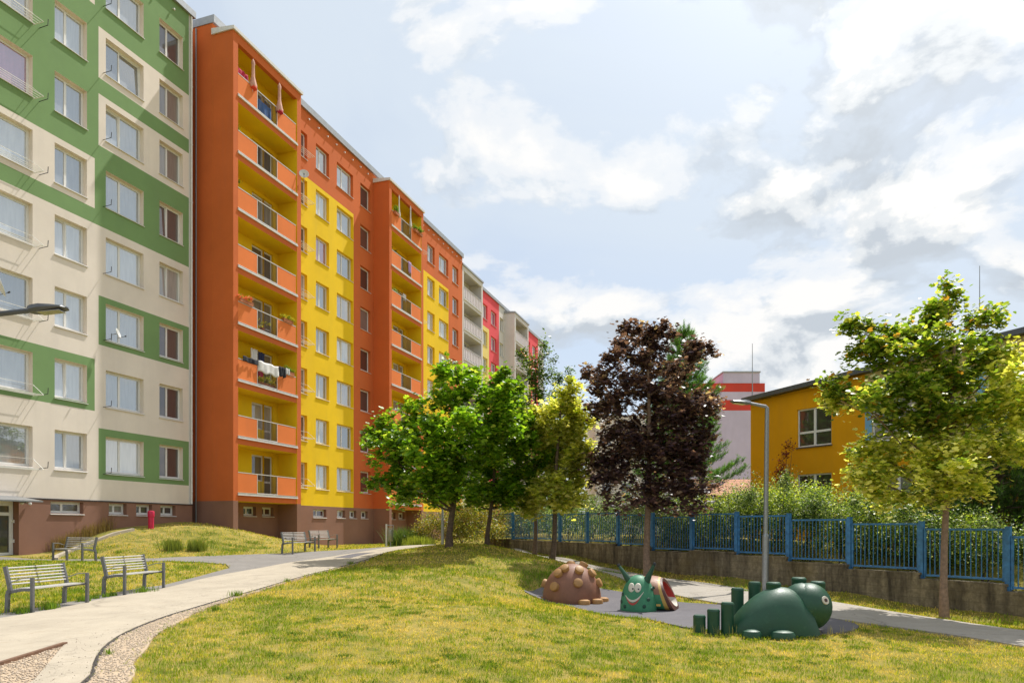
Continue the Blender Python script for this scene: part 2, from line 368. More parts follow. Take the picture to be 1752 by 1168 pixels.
rp_far = [(.1, 35), (.9, 33), (2.0, 30.8), (3.4, 28.4), (5.15, 25.6), (6.5, 22.9), (7.4, 21.3), (8.4, 18.4), (9.65, 16.2), (10.6, 14.1), (11.6, 11.5), (12.6, 8)]
rp_near = [(10.6, 8), (9.6, 10), (8.69, 11.9), (8.3, 13.0), (7.6, 13.95), (6.85, 14.5), (6.3, 15.7), (5.33, 17.1), (4.43, 18.7), (3.44, 21.05), (2.4, 23.8), (1.3, 27.3), (.2, 31.5), (-.7, 34.4)]
rp_poly = chaikin(rp_far, 1) + chaikin(rp_near, 1)
sheet('path_by_fence', rp_poly, .03, M['rpath'])
play_poly = chaikin([(.30, 18.4), (.95, 18.1), (1.4, 17.3), (1.6, 15.9), (2.09, 15.1), (2.79, 14.9), (3.09, 14.05), (3.36, 13.35), (4.02, 13.1), (4.79, 12.75), (5.53, 12.7), (6.25, 13.0), (6.81, 13.7), (6.95, 14.3), (6.7, 14.9), (5.6, 16.6), (5.33, 17.1), (4.9, 17.4), (4.22, 17.8), (3.7, 18.8), (3.0, 19.6), (2.2, 20.1), (1.05, 20.1), (.4, 19.4), (.30, 18.4)], 1)[:-1]
sheet('playground_surface', play_poly, .02, M['playfloor'])
sheet('asphalt_patch', [(-6.35, 25.0), (-6.0, 27.0), (-5.2, 26.6), (-5.65, 24.6)], .0385, M['playfloor'], .003)
# drain edge strip at the split of the path
mb = MB()
for a, b in ((( -6.02, 9.45), (-5.84, 8.0)), ((-5.84, 8.0), (-5.55, 5.0))):
    mb.bar((*a, H(*a) + .03), (*b, H(*b) + .03), .06, .05)
M['rust'] = mat_plain('rusty_edge', (.16, .085, .05), .8, .2, var=.3, scale=20)
tag(mb.build('edging_strip', M['rust']), 'rusty brown metal edging strip between the pale path and the gravel patch', 'edging')
# raised crack/soil line along the right edge of the path
mb = MB(); pe = resample(edge_r + edge_r[::-1][1:-1], .12)[:int(len(resample(edge_r + edge_r[::-1][1:-1], .12)) / 2)]
M['darksoil'] = mat_plain('dark_soil', (.05, .042, .036), .95, var=.4, scale=20, bump=.6)
for a, b in zip(pe, pe[1:]):
    w = .035 + .03 * random.random(); n_ = Vector((b[1] - a[1], a[0] - b[0], 0)).normalized()
    p0 = Vector((*a, H(*a) + .028)); p1 = Vector((*b, H(*b) + .028)); o0 = n_ * .005; o1 = n_ * w
    mb.add([p0 + o0, p1 + o0, p1 + o1 + Vector((0, 0, -.01)), p0 + n_ * (w + random.uniform(-.012, .012)) + Vector((0, 0, -.01)), p0 + (o0 + o1) / 2 + Vector((0, 0, .012)), p1 + (o0 + o1) / 2 + Vector((0, 0, .012))], [(0, 1, 5, 4), (4, 5, 2, 3)])
o = mb.build('soil_line', M['darksoil']); tag(o, kind='stuff', label='dark soil and slag crumbs along the edge of the pale path', cat='soil')
# pebbles on the gravel
def pebbles(name, polys, n, smin, smax, m, label, dz=.022):
    V = []; Fc = []; cnt = 0; base = np.array([(1, 0, 0), (-1, 0, 0), (0, 1, 0), (0, -1, 0), (0, 0, .7), (0, 0, -.7)])
    tri = np.array([(0, 2, 4), (2, 1, 4), (1, 3, 4), (3, 0, 4), (2, 0, 5), (1, 2, 5), (3, 1, 5), (0, 3, 5)])
    px = RNG.uniform(-6.2, -3.2, n * 6); py = RNG.uniform(5.5, 20, n * 6)
    ok = np.zeros(len(px), bool)
    for p in polys: ok |= inside(px, py, p)
    px, py = px[ok][:n], py[ok][:n]; s = RNG.uniform(smin, smax, len(px)); a = RNG.uniform(0, 6.28, len(px))
    c, sn = np.cos(a)[:, None], np.sin(a)[:, None]
    b = base[None] * s[:, None, None] * RNG.uniform(.6, 1.2, (len(px), 6, 1))
    vx = b[:, :, 0] * c - b[:, :, 1] * sn + px[:, None]; vy = b[:, :, 0] * sn + b[:, :, 1] * c + py[:, None]
    vz = b[:, :, 2] + (HA(px, py) + dz)[:, None]
    vv = np.stack([vx, vy, vz], -1).reshape(-1, 3); ff = (tri[None] + (np.arange(len(px)) * 6)[:, None, None]).ravel()
    o = np_mesh(name, vv, ff, 3, mats=[m]); tag(o, label, 'gravel', kind='stuff')
pebbles('gravel', [edge_r[:-8] + chaikin(grav_r, 1)[::-1], [(-4.3, 5.0), (-4.9, 7.2), (-6.02, 9.45), (-5.84, 8.0), (-5.55, 5.0)]], 6000, .006, .02, mat_plain('pebble', (.44, .35, .26), .8, var=.5, scale=40), 'loose beige gravel along the right edge of the pale path')

if 0: sheet('bare_soil', [(-1.95, 18.7), (-1.5, 17.9), (-1.05, 17.0), (-.7, 15.9), (-.55, 15.85), (-.8, 17.0), (-1.25, 18.0), (-1.75, 18.85)], .006, mat_path('bare_earth', (.42, .30, .18), 0), .01, .04)
band = [(x_ - .55, y_) for x_, y_ in edge_r[:-8]]
pebbles('path_grit', [edge_r[:-8] + band[::-1]], 450, .003, .009, mat_plain('grit', (.16, .12, .085), .9, var=.5, scale=40), 'dark grit and crumbs lying on the right side of the pale path', .036)
# ------------------------------------------------------------------ grass
WALLLINE = None
def blades(name, px, py, h, w, cols, lean=.5, parent=None, m='grassblade', zoff=0, base=None):
    n = len(px); a = RNG.uniform(0, 6.283, n); la = RNG.uniform(0, 6.283, n); ln = RNG.uniform(.1, 1, n) * lean * h
    z = (HA(px, py) if base is None else base) + zoff
    dx, dy = np.cos(a) * w / 2, np.sin(a) * w / 2
    v = np.empty((n, 5, 3))
    lx, ly = np.cos(la) * ln, np.sin(la) * ln
    v[:, 0] = np.stack([px - dx, py - dy, z], -1); v[:, 1] = np.stack([px + dx, py + dy, z], -1)
    v[:, 2] = np.stack([px + dx * .8 + lx * .4, py + dy * .8 + ly * .4, z + h * .6], -1)
    v[:, 3] = np.stack([px - dx * .8 + lx * .4, py - dy * .8 + ly * .4, z + h * .6], -1)
    v[:, 4] = np.stack([px + lx, py + ly, z + h], -1)
    i = (np.arange(n) * 5)[:, None]
    f = (np.array([[0, 1, 2, 0, 2, 3, 3, 2, 4]]) + i).ravel()
    c = np.repeat(cols, 5, axis=0)
    return np_mesh(name, v.reshape(-1, 3), f, 3, c, [M[m]], parent)
def vnoise(x, y, s, seed):
    r = np.random.default_rng(seed); T = r.random((128, 128)); u = x * s + 500; v = y * s + 500
    iu = np.floor(u).astype(int); iv = np.floor(v).astype(int); fu = u - iu; fv = v - iv
    fu = fu * fu * (3 - 2 * fu); fv = fv * fv * (3 - 2 * fv)
    g = lambda a, b: T[a % 128, b % 128]
    return (g(iu, iv) * (1 - fu) + g(iu + 1, iv) * fu) * (1 - fv) + (g(iu, iv + 1) * (1 - fu) + g(iu + 1, iv + 1) * fu) * fv
def fbm(x, y, s, seed): return (vnoise(x, y, s, seed) * .5 + vnoise(x, y, s * 2.1, seed + 1) * .3 + vnoise(x, y, s * 4.3, seed + 2) * .2)
HARD = [[(-1.9, 18.6), (-1.5, 17.9), (-1.05, 17.0), (-.72, 15.95), (-.8, 17.0), (-1.25, 18.0)], main_poly, asph_poly, rp_poly, play_poly, [(-4.3, 5.0), (-4.9, 7.2), (-6.02, 9.45), (-5.84, 8.0), (-5.55, 5.0)]]
GRAVP = edge_r[:-8] + chaikin(grav_r, 1)[::-1]
def fence_xy(t):
    """point of the fence line, t in panels (2 m) from the right-hand one"""
    Z = 1.6914 * (t + 9.85); x = 119 + 15819 / (t + 9.85); return ((x - 876) / 1200 * Z, Z)
FD = Vector((-.534, .8455, 0)); FN = Vector((.8455, .534, 0))   # along the fence, away from the camera
def grass_field():
    XX = []; YY = []
    for (z0, z1, dens) in ((6.2, 9, 1500), (9, 12, 1050), (12, 16, 620), (16, 21, 380), (21, 28, 210), (28, 46, 80)):
        xm = z1 * .76; n = int((z1 - z0) * 2 * xm * dens)
        y = RNG.uniform(z0, z1, n); x = RNG.uniform(-xm, xm, n); k = np.abs(x) < y * .76
        XX.append(x[k]); YY.append(y[k])
    x = np.concatenate(XX); y = np.concatenate(YY)
    bad = np.zeros(len(x), bool)
    ex, ey = x + RNG.normal(0, .035, len(x)), y + RNG.normal(0, .035, len(x))
    for p in HARD: bad |= inside(ex, ey, p)
    jx, jy = x + RNG.normal(0, .1, len(x)), y + RNG.normal(0, .1, len(x))
    gr = inside(jx, jy, GRAVP); bad |= gr
    f0 = Vector((*fence_xy(0), 0))
    side = (x - f0.x) * FN.x + (y - f0.y) * FN.y
    bad |= (side > -.2) & (x > -1.2)
    q = -.9477 * x + .3190 * y; bad |= q > 25.0
    pick = fbm(x, y, 2.6, 5); bad |= (pick < .36) & (RNG.random(len(x)) < .7)
    x, y = x[~bad], y[~bad]
    big = fbm(x, y, .45, 11); mid = fbm(x, y, 1.9, 21); n = len(x)
    mound = np.clip((y - 24) / 4, 0, 1) * (x < -9) * .45
    fin = fbm(x, y, 5.5, 31)
    fac = np.clip((big - .46) * 2.0 + (mid - .5) * 2.2 + (fin - .5) * 2.6 + .28 + mound + RNG.normal(0, .25, n), 0, 1)[:, None]
    green = np.array([.21, .30, .022]); dry = np.array([.70, .545, .17]); mix = np.array([.52, .485, .05])
    c = np.where(fac < .5, green + (mix - green) * fac * 2, mix + (dry - mix) * (fac * 2 - 1))
    c = c * RNG.uniform(.58, 1.32, (n, 1))
    h = RNG.uniform(.02, .05, n) * (1 + .5 * (y > 14)) * (1.25 - .5 * fac[:, 0]); w = RNG.uniform(.004, .008, n) * np.clip(y / 7, 1, 5)
    o = blades('grass', x, y, h, w, c, .9); tag(o, 'short sun-dried yellow green lawn grass', 'grass', kind='stuff')
    print('grass blades', n)
grass_field()
def tuft(name, spots, label, cat, kind='stuff', h=(.08, .2), spread=.08, n=110, w=.012, green=(.12, .22, .02), lean=.7):
    X_ = []; Y_ = []; Hh = []
    for (cx, cy, s) in spots:
        k = int(n * s); X_.append(RNG.normal(cx, spread * s, k)); Y_.append(RNG.normal(cy, spread * s, k)); Hh.append(RNG.uniform(h[0], h[1], k) * (s ** .5))
    x = np.concatenate(X_); y = np.concatenate(Y_); hh = np.concatenate(Hh)
    c = np.array(green)[None] * RNG.uniform(.6, 1.5, (len(x), 1)) * np.array([1, 1, 1])[None] + RNG.uniform(0, .05, (len(x), 1)) * np.array([1, .8, .1])
    o = blades(name, x, y, hh, np.full(len(x), w) * RNG.uniform(.6, 1.3, len(x)), c, lean); tag(o, label, cat, kind=kind); return o
tuft('weeds', [(-9.1, 13.0, 1), (-8.9, 13.5, 1.2), (-8.5, 16.2, 1.3), (-9.3, 12.6, .8), (-5.5, 13.0, .5), (-5.0, 8.7, .35), (-5.6, 17.5, .5), (-5.9, 15.0, .8), (-5.2, 22.5, .7)] + [(-9.1 + .2 * random.random(), 12.8 + 4 * random.random(), .6) for _ in range(8)], 'green weeds growing at the edges of the pale path', 'weeds')
tuft('seed_stalks', [(a_ * b_ * .6, b_, .5) for a_, b_ in ((random.uniform(-.5, .95), random.uniform(7.2, 12.3)) for _ in range(150)) if not any(inside(np.array([a_ * b_ * .6]), np.array([b_]), q_)[0] for q_ in (main_poly, play_poly, rp_poly, GRAVP))], 'thin straw coloured seed stalks standing out of the lawn', 'grass', h=(.05, .13), spread=.3, n=22, w=.004, green=(.48, .40, .16), lean=.8)
tuft('lawn_weeds', [(a_ * b_ * .62, b_, random.uniform(.3, .9)) for a_, b_ in ((random.uniform(-.55, 1), random.uniform(7.2, 15)) for _ in range(170)) if not inside(np.array([a_ * b_ * .62]), np.array([b_]), main_poly)[0] and not inside(np.array([a_ * b_ * .62]), np.array([b_]), play_poly)[0] and not inside(np.array([a_ * b_ * .62]), np.array([b_]), rp_poly)[0] and not inside(np.array([a_ * b_ * .62]), np.array([b_]), GRAVP)[0]], 'small clumps of darker green clover and grass in the dry lawn', 'weeds', h=(.025, .055), spread=.11, n=130, w=.012, green=(.11, .19, .02), lean=1.1)
tuft('meadow_tufts', [(1.0 + random.gauss(0, .5), 20.8 + random.gauss(0, .9), 1) for _ in range(14)] + [(random.uniform(-17, -10), random.uniform(26.5, 31.5), random.uniform(.6, 1.5)) for _ in range(26)] + [(random.uniform(-14, -10), random.uniform(16, 22), .8) for _ in range(10)] + [(6.2 + 1.5 * random.random(), 18 + 2 * random.random(), .6) for _ in range(6)] + [(3.2 + .4 * random.random(), 24.5 - random.random(), .9) for _ in range(4)], 'clumps of taller green grass in the lawn and on the mound', 'grass', h=(.05, .13), spread=.2, n=110, w=.013)
tuft('flowering_weeds', [(3.3 + 2.9 * k / 14 + random.uniform(-.05, .05), 12.78 + random.uniform(-.05, .03), .5) for k in range(15)], 'thin seeding weeds along the front edge of the play surface', 'weeds', h=(.10, .30), spread=.06, n=26, w=.005, green=(.40, .36, .14), lean=.35)
for (x_, y_, s_, nm_) in ((-13.2, 27.3, 1.0, 'left'), (-12.4, 27.6, 1.1, 'right')):
    tuft('grass_clump', [(x_, y_, s_)], 'taller green grass clump on the mound, %s one of the two near the path fork' % nm_, 'grass clump', kind=None, h=(.2, .5), spread=.14, n=600, w=.02, green=(.16, .21, .04), lean=.5)
tuft('dry_grass', [(-17.9 + .3 * random.random() + .05 * k, 27.2 + .23 * k, .8) for k in range(12)], 'dry brownish tall grass along the brown plinth wall', 'grass', h=(.3, .75), spread=.15, n=140, w=.012, green=(.22, .16, .06), lean=.45)

# ------------------------------------------------------------------ housing block: s runs along the street, q = distance behind the viewer's facade line
SN, CS = .3190, .9477
RZ = math.atan2(CS, SN)
def W3(s, q, z): return (s * SN - q * CS, s * CS + q * SN, z)
def unique(v): return sorted(set(round(x, 4) for x in v))
def facade(name, root, s0, q0, sr, zr, holes, colour, mats, sbreaks=(), zbreaks=(), depth=.28, reveal=None, back=0, sideidx=None, planefn=None):
    """front sheet with window openings and reveals; local x = s - s0, local y = q - q0"""
    S = unique([*sr, *sbreaks, *[h[0] for h in holes], *[h[1] for h in holes]]); S = [v for v in S if sr[0] <= v <= sr[1]]
    Z = unique([*zr, *zbreaks, *[h[2] for h in holes], *[h[3] for h in holes]]); Z = [v for v in Z if zr[0] <= v <= zr[1]]
    mb = MB()
    for a, b in zip(S, S[1:]):
        z = 0
        while z < len(Z) - 1:
            cz = (Z[z] + Z[z + 1]) / 2; cs = (a + b) / 2
            if any(h[0] < cs < h[1] and h[2] < cz < h[3] for h in holes): z += 1; continue
            c = colour(cs, cz); e = z + 1
            mb.quad((a - s0, 0, Z[z]), (b - s0, 0, Z[z]), (b - s0, 0, Z[e]), (a - s0, 0, Z[e]), c); z = e
    for h in holes:
        a, b, c, d = h[0] - s0, h[1] - s0, h[2], h[3]; dd = h[4] if len(h) > 4 else depth
        r = reveal(h) if reveal else colour((h[0] + h[1]) / 2, h[3] + .05)
        mb.quad((a, 0, c), (a, 0, d), (a, dd, d), (a, dd, c), r); mb.quad((b, 0, d), (b, 0, c), (b, dd, c), (b, dd, d), r)
        mb.quad((a, 0, d), (b, 0, d), (b, dd, d), (a, dd, d), r); mb.quad((b, 0, c), (a, 0, c), (a, dd, c), (b, dd, c), r)
        mb.quad((a, dd, c), (a, dd, d), (b, dd, d), (b, dd, c), len(mats) - 1)
    if back:
        a, b = sr[0] - s0, sr[1] - s0
        for x, fl in ((a, 0), (b, 1)):
            prev = zr[0]
            for zc in [z for z in unique([*zbreaks, zr[1]]) if z > zr[0]]:
                c = sideidx((prev + zc) / 2)
                v = [(x, 0, prev), (x, 0, zc), (x, back, zc), (x, back, prev)]
                mb.quad(*(v if not fl else v[::-1]), c); prev = zc
        mb.quad((a, back, zr[0]), (b, back, zr[0]), (b, back, zr[1]), (a, back, zr[1]), sideidx(10))
        mb.quad((a, 0, zr[1]), (b, 0, zr[1]), (b, back, zr[1]), (a, back, zr[1]), sideidx(10))
    return mb.build(name, mats, root)
_win = {}
def window_master(w, h, style, paneset):
    """frame (origin at the opening's lower left corner, y into the wall) with pane and sill children"""
    key = (round(w, 2), round(h, 2), style, paneset)
    if key in _win: return _win[key]
    f = MB(); p = MB(); y0, y1 = .20, .262; t = .055
    f.box(.0, w, y0, y1, 0, t); f.box(0, w, y0, y1, h - t, h); f.box(0, t, y0, y1, t, h - t); f.box(w - t, w, y0, y1, t, h - t)
    def leaf(a, b, tilt=0):
        c = .045; z0, z1 = t - .0, h - t + .0; d = tilt
        def yy(z): return d * (z - z0) / (z1 - z0)
        def sk(x0, x1, za, zb):
            v = [(x, yv + yy(z), z) for x in (x0, x1) for yv in (y0 - .012, y0 + .04) for z in (za, zb)]
            f.add(v, [(0, 1, 3, 2), (4, 6, 7, 5), (0, 4, 5, 1), (2, 3, 7, 6), (0, 2, 6, 4), (1, 5, 7, 3)])
        sk(a, b, z0 + .002, z0 + c); sk(a, b, z1 - c, z1 - .002); sk(a, a + c, z0 + c, z1 - c); sk(b - c, b, z0 + c, z1 - c)
        p.quad((a + c, y0 + .015 + yy(z0), z0 + c), (b - c, y0 + .015 + yy(z0), z0 + c), (b - c, y0 + .015 + yy(z1), z1 - c), (a + c, y0 + .015 + yy(z1), z1 - c))
    if style == 'one': leaf(t, w - t)
    elif style == 'open': leaf(t, w * .42, .0); leaf(w * .42 + .002, w - t, .06)
    else:
        leaf(t, w * .42, .06 if style == 'tilt' else 0); leaf(w * .42 + .002, w - t)
    if style in ('tilt', 'open'): f.box(w * .42 - .02, w * .42 + .02, y0 + .002, y1 - .003, t, h - t)
    s = MB(); s.add([(-.03, -.05, -.035), (w + .03, -.05, -.035), (w + .03, y0, .012), (-.03, y0, .012), (-.03, -.05, -.06), (w + .03, -.05, -.06), (w + .03, y0, -.02), (-.03, y0, -.02)],
                    [(0, 1, 2, 3), (4, 7, 6, 5), (0, 4, 5, 1), (1, 5, 6, 2), (3, 7, 4, 0)])
    r = (f, p, s, paneset); me = []
    for mbx, nm, mt in ((f, 'window', M['pvc']), (p, 'pane', M[paneset]), (s, 'sill', M['sill'])):
        m = bpy.data.meshes.new(nm); m.from_pydata(mbx.v, [], mbx.f); m.materials.append(mt); m.update(); me.append(m)
    _win[key] = me; return me
def put_window(root, x, y, z, w, h, style='two', paneset='pane', sill=True):
    fm, pm, sm = window_master(w, h, style, paneset)
    o = bpy.data.objects.new('window', fm); COL.objects.link(o); o.parent = root; o.location = (x, y, z)
    for nm, m in (('pane', pm), ('sill', sm))[:2 if sill else 1]:
        c = bpy.data.objects.new(nm, m); COL.objects.link(c); c.parent = o
    return o
FLOOR = [3.26 + 2.8 * k for k in range(8)]
M['dim'] = mat_plain('dark_interior', (.03, .028, .026), .9)
def vent_caps(root, s0, dy, srange, z=25.95, step=.98):
    mb = None; s = srange[0]; first = None
    while s < srange[1]:
        if first is None:
            mb = MB(); mb.tube([(0, 0, 0), (0, -.09, -.02), (0, -.11, -.09)], .035, 8); first = mb.build('vent_cap', M['sill'], root); o = first
        else: o = first.copy(); COL.objects.link(o)
        o.location = (s - s0, dy, z); s += step
def roof(root, s0, q0, sr, y0, y1, z0, z1, mats, name='roof'):
    mb = MB(); a, b = sr[0] - s0, sr[1] - s0
    mb.box(a, b, y0, y1, z0, z1, 0)
    return mb.build(name, mats, root)
def rack(root, x, y, z, w, drop=.35, out=.55):
    """white wire drying rack fixed under a window"""
    mb = MB()
    for k in range(4): mb.bar((x, y - out * (k + 1) / 4, z), (x + w, y - out * (k + 1) / 4, z), .014, .014)
    for xx in (x, x + w): mb.bar((xx, y, z + .42), (xx, y - out, z), .016, .016); mb.bar((xx, y, z), (xx, y - out, z), .016, .016)
    mb.bar((x, y - .02, z + .42), (x + w, y - .02, z + .42), .014, .014)
    return mb.build('drying_rack', M['wire'], root)

# ---- green and beige block
GS0, GQ = 10.0, 25.65
gb = empty('apartment_building', W3(GS0, GQ, 0), RZ, 'green and beige panel apartment block at the left edge of the photo', 'building', 'blocks of the long housing row')
cols = [(17.25, 19.36, 'two'), (20.25, 21.66, 'two'), (22.55, 24.50, 'two'), (25.39, 26.80, 'two')]
holes = []
for c in cols + [(13.9, 15.3, 'two'), (11.0, 12.9, 'two')]:
    for k in range(8): holes.append((c[0], c[1], 3.87 + 2.8 * k, 5.40 + 2.8 * k))
base = [(20.08, 21.5), (22.7, 23.6), (24.1, 24.98), (25.45, 26.35)]
for a, b in base: holes.append((a, b, 2.14, 2.60, .24))
holes.append((14.6, 18.83, .2, 2.58, .34))
def gcol(s, z):
    if z < 2.68: return 2
    if s > 27.18: return 3
    if s > 22.2:
        if z > 22.45 or 19.65 < z < 20.32 or 14.15 < z < 17.5 or 9.2 < z < 11.25 or 3.6 < z < 5.72: return 0
        return 1
    if s > 22.02: return 0 if z > 14.15 else 1
    if 23.2 < z < 25.5 and s > 21.78: return 1
    if z > 16.85 or 14.15 < z < 14.78 or (6.4 < z < 8.55): return 0
    return 1
gmats = [M['green'], M['beige'], M['brown'], M['white'], M['dim']]
facade('wall', gb, GS0, GQ, (GS0, 27.4), (-.6, 26.35), holes, gcol, gmats, (22.02, 22.2, 27.18, 21.78),
       (2.68, 22.45, 19.65, 20.32, 14.15, 17.5, 9.2, 11.25, 3.6, 5.72, 16.85, 14.78, 6.4, 8.55, 23.2, 25.5),
       reveal=lambda h: 2 if h[3] < 2.68 else 1, back=11.5, sideidx=lambda z: 2 if z < 2.68 else 1)
rf = roof(gb, GS0, GQ, (GS0, 27.5), -.14, 11.6, 26.352, 26.66, [M['fascia']])
st = {('2', 6): 'open', ('1', 3): 'tilt', ('1', 4): 'two'}
for ci, c in enumerate(cols):
    for k in range(8):
        style = 'two'
        if (ci, k) in ((2, 6), (2, 5)): style = 'open' if k == 6 else 'tilt'
        if (ci, k) in ((1, 3), (1, 1), (1, 0), (3, 3), (3, 4)): style = 'tilt'
        put_window(gb, c[0] - GS0, 0, 3.87 + 2.8 * k, c[1] - c[0], 1.53, style, 'panem' if ci == 3 else 'pane')
for a, b in base: put_window(gb, a - GS0, -.0, 2.14, b - a, .46, 'two', 'panem')
vent_caps(gb, GS0, 0, (20.3, 27.1))
# the band of dark line between plinth and wall above
mb = MB(); mb.box(18.9 - GS0, 27.4 - GS0, -.035, -.002, 2.655, 2.70); mb.build('drip_edge', M['dark'], gb)
for ci, xs_ in ((2, 22.42), (0, 19.62)):
    for k in range(8):
        mb = MB(); x_ = xs_ - GS0; z_ = 3.87 + 2.8 * k - .05
        mb.tube([(x_, 0, z_), (x_ + .02, -.42, z_ + .03), (x_ + .03, -.43, z_ + .26)], .014, 6); mb.build('bracket', M['dark'], gb)
for k in (0, 1, 2, 3, 4, 5, 6, 7): rack(gb, 17.2 - GS0, -.03, 3.87 + 2.8 * k - .12, 2.15)
# sliding joint pipes and downpipe
mb = MB(); mb.tube([(27.29 - GS0, -.06, 2.72), (27.29 - GS0, -.06, 26.3)], .05, 10)
for z_ in np.arange(3.3, 26, 2.8): mb.tube([(27.29 - GS0, -.06, z_), (27.29 - GS0, -.06, z_ + .06)], .062, 10)
mb.build('downpipe', M['sill'], gb)
# entrance door under its glass canopy
d = MB(); x0 = 14.6 - GS0; x1 = 18.83 - GS0; y = .27
for a, b in ((x1 - .16, x1 - .02), (x1 - 1.35, x1 - 1.2), (x0 + .1, x0 + .25), (x1 - 2.6, x1 - 2.48)): d.box(a, b, y, y + .06, .5, 2.52)
d.box(x0, x1 - .02, y - .004, y + .05, 2.38, 2.56); d.box(x0, x1 - .02, y - .004, y + .05, .5, .66); d.box(x1 - 1.2, x1 - .16, y - .002, y + .05, 2.02, 2.14)
dr = d.build('entrance_door', M['pvc'], gb)
mb = MB(); mb.quad((x0 + .2, y + .03, .64), (x1 - .14, y + .03, .64), (x1 - .14, y + .03, 2.4), (x0 + .2, y + .03, 2.4)); mb.build('pane', M['paned'], dr)
mb = MB(); mb.quad((x1 - .86, y + .022, 1.32), (x1 - .66, y + .022, 1.32), (x1 - .66, y + .022, 1.6), (x1 - .86, y + .022, 1.6)); mb.build('notice', M['pvc'], dr)
mb = MB()
for z_ in (1.02, 1.75): mb.box(x1 - .07, x1 - .0, y - .05, y - .002, z_, z_ + .12)
mb.build('hinge', M['pvc'], dr)
mb = MB(); mb.add([(x0 - .2, -.0, 2.74), (x1 - .05, -.0, 2.74), (x1 - .05, -1.3, 2.55), (x0 - .2, -1.3, 2.55), (x0 - .2, -.0, 2.71), (x1 - .05, -.0, 2.71), (x1 - .05, -1.3, 2.50), (x0 - .2, -1.3, 2.50)],
                  [(0, 1, 2, 3), (4, 7, 6, 5), (1, 5, 6, 2), (2, 6, 7, 3), (0, 3, 7, 4)])
for x_ in (x0 + .2, x1 - .5): mb.bar((x_, -.02, 2.60), (x_, -1.1, 2.49), .05, .07)
cn = mb.build('entrance_canopy', M['steel'], gb)
mb = MB(); mb.lathe([(.001, -.10), (.05, -.09), (.065, -.04), (.05, 0)], 12, c=(x1 - .25, -.5, 2.52)); mb.lathe([(.001, -.10), (.05, -.09), (.065, -.04), (.05, 0)], 12, c=(x1 + .35, -.1, 2.52)); mb.build('lamp', M['sill'], cn)

# ---- orange and yellow block
OS0, OQ, LQ = 28.04, 25.02, 23.76
ob = empty('apartment_building', W3(OS0, OQ, 0), RZ, 'orange and yellow panel apartment block with stacked balconies', 'building', 'blocks of the long housing row')
LOG = [(28.04, 33.5), (43.72, 49.15)]
holes = []; wins = []
for off in (0, 15.7):
    for (a, b, st_, ps) in ((34.65, 35.89, 'two', 'panem'), (36.79, 38.2, 'two', 'pane'), (39.09, 41.03, 'two', 'pane'), (41.97, 43.33 if not off else 43.3, 'one', 'paned')):
        for k in range(8):
            holes.append((a + off, b + off, 3.94 + 2.8 * k, 5.44 + 2.8 * k)); wins.append((a + off, b + off, 3.94 + 2.8 * k, 1.5, ('tilt' if (a == 39.09 and k in (0, 3, 6)) else st_), 'pane' if (st_ == 'one' and off) else ps))
    for (a, b) in ((36.5, 37.9), (39.1, 40.05), (40.6, 41.45), (42.05, 42.95), (30.3, 31.28), (31.78, 32.75)):
        holes.append((a + off, b + off, 2.2, 2.68)); wins.append((a + off, b + off, 2.2, .48, 'two', 'paned'))
    for k in range(8):
        z = FLOOR[k] + .06
        holes.append((30.95 + off - .0, 31.95 + off, z + .75, z + 2.15)); holes.append((31.95 + off, 32.72 + off, z, z + 2.15))
def inlog(s): return any(a < s < b for a, b in LOG)
def ocol(s, z):
    if z < 2.88: return 2
    if inlog(s): return 1 if z < 25.6 else 0
    t = (s - 28.04) % 15.7
    if 5.4 < t < 13.05 and z < 22.5: return 1
    return 0
omats = [M['orange'], M['yellow'], M['brown'], M['dim']]
facade('wall', ob, OS0, OQ, (28.04, 59.95), (-.6, 26.40), holes, ocol, omats, (33.5, 43.72, 49.15, 41.09, 56.79), (2.88, 22.5, 25.6), back=11.5,
       sideidx=lambda z: 2 if z < 2.88 else 0)
roof(ob, OS0, OQ, (28.0, 59.98), -.14, 11.6, 26.402, 26.78, [M['fascia']])
for a, b, z, h, st_, ps in wins: put_window(ob, a - OS0, 0, z, b - a, h, st_, ps)
vent_caps(ob, OS0, 0, (35.0, 43.6), 26.05); vent_caps(ob, OS0, 0, (50.6, 59.6), 26.05)
mb = MB(); mb.tube([(.0 - .05, .95, .9), (-.05, .95, 26.3)], .035, 8); mb.build('downpipe', M['steel'], ob)
for off in (0, 15.7):
    for k in range(8):
        if (k + int(off)) % 2 == 0 or not off: rack(ob, 34.75 + off - OS0, -.03, 3.94 + 2.8 * k + .1, 1.15, out=.5)
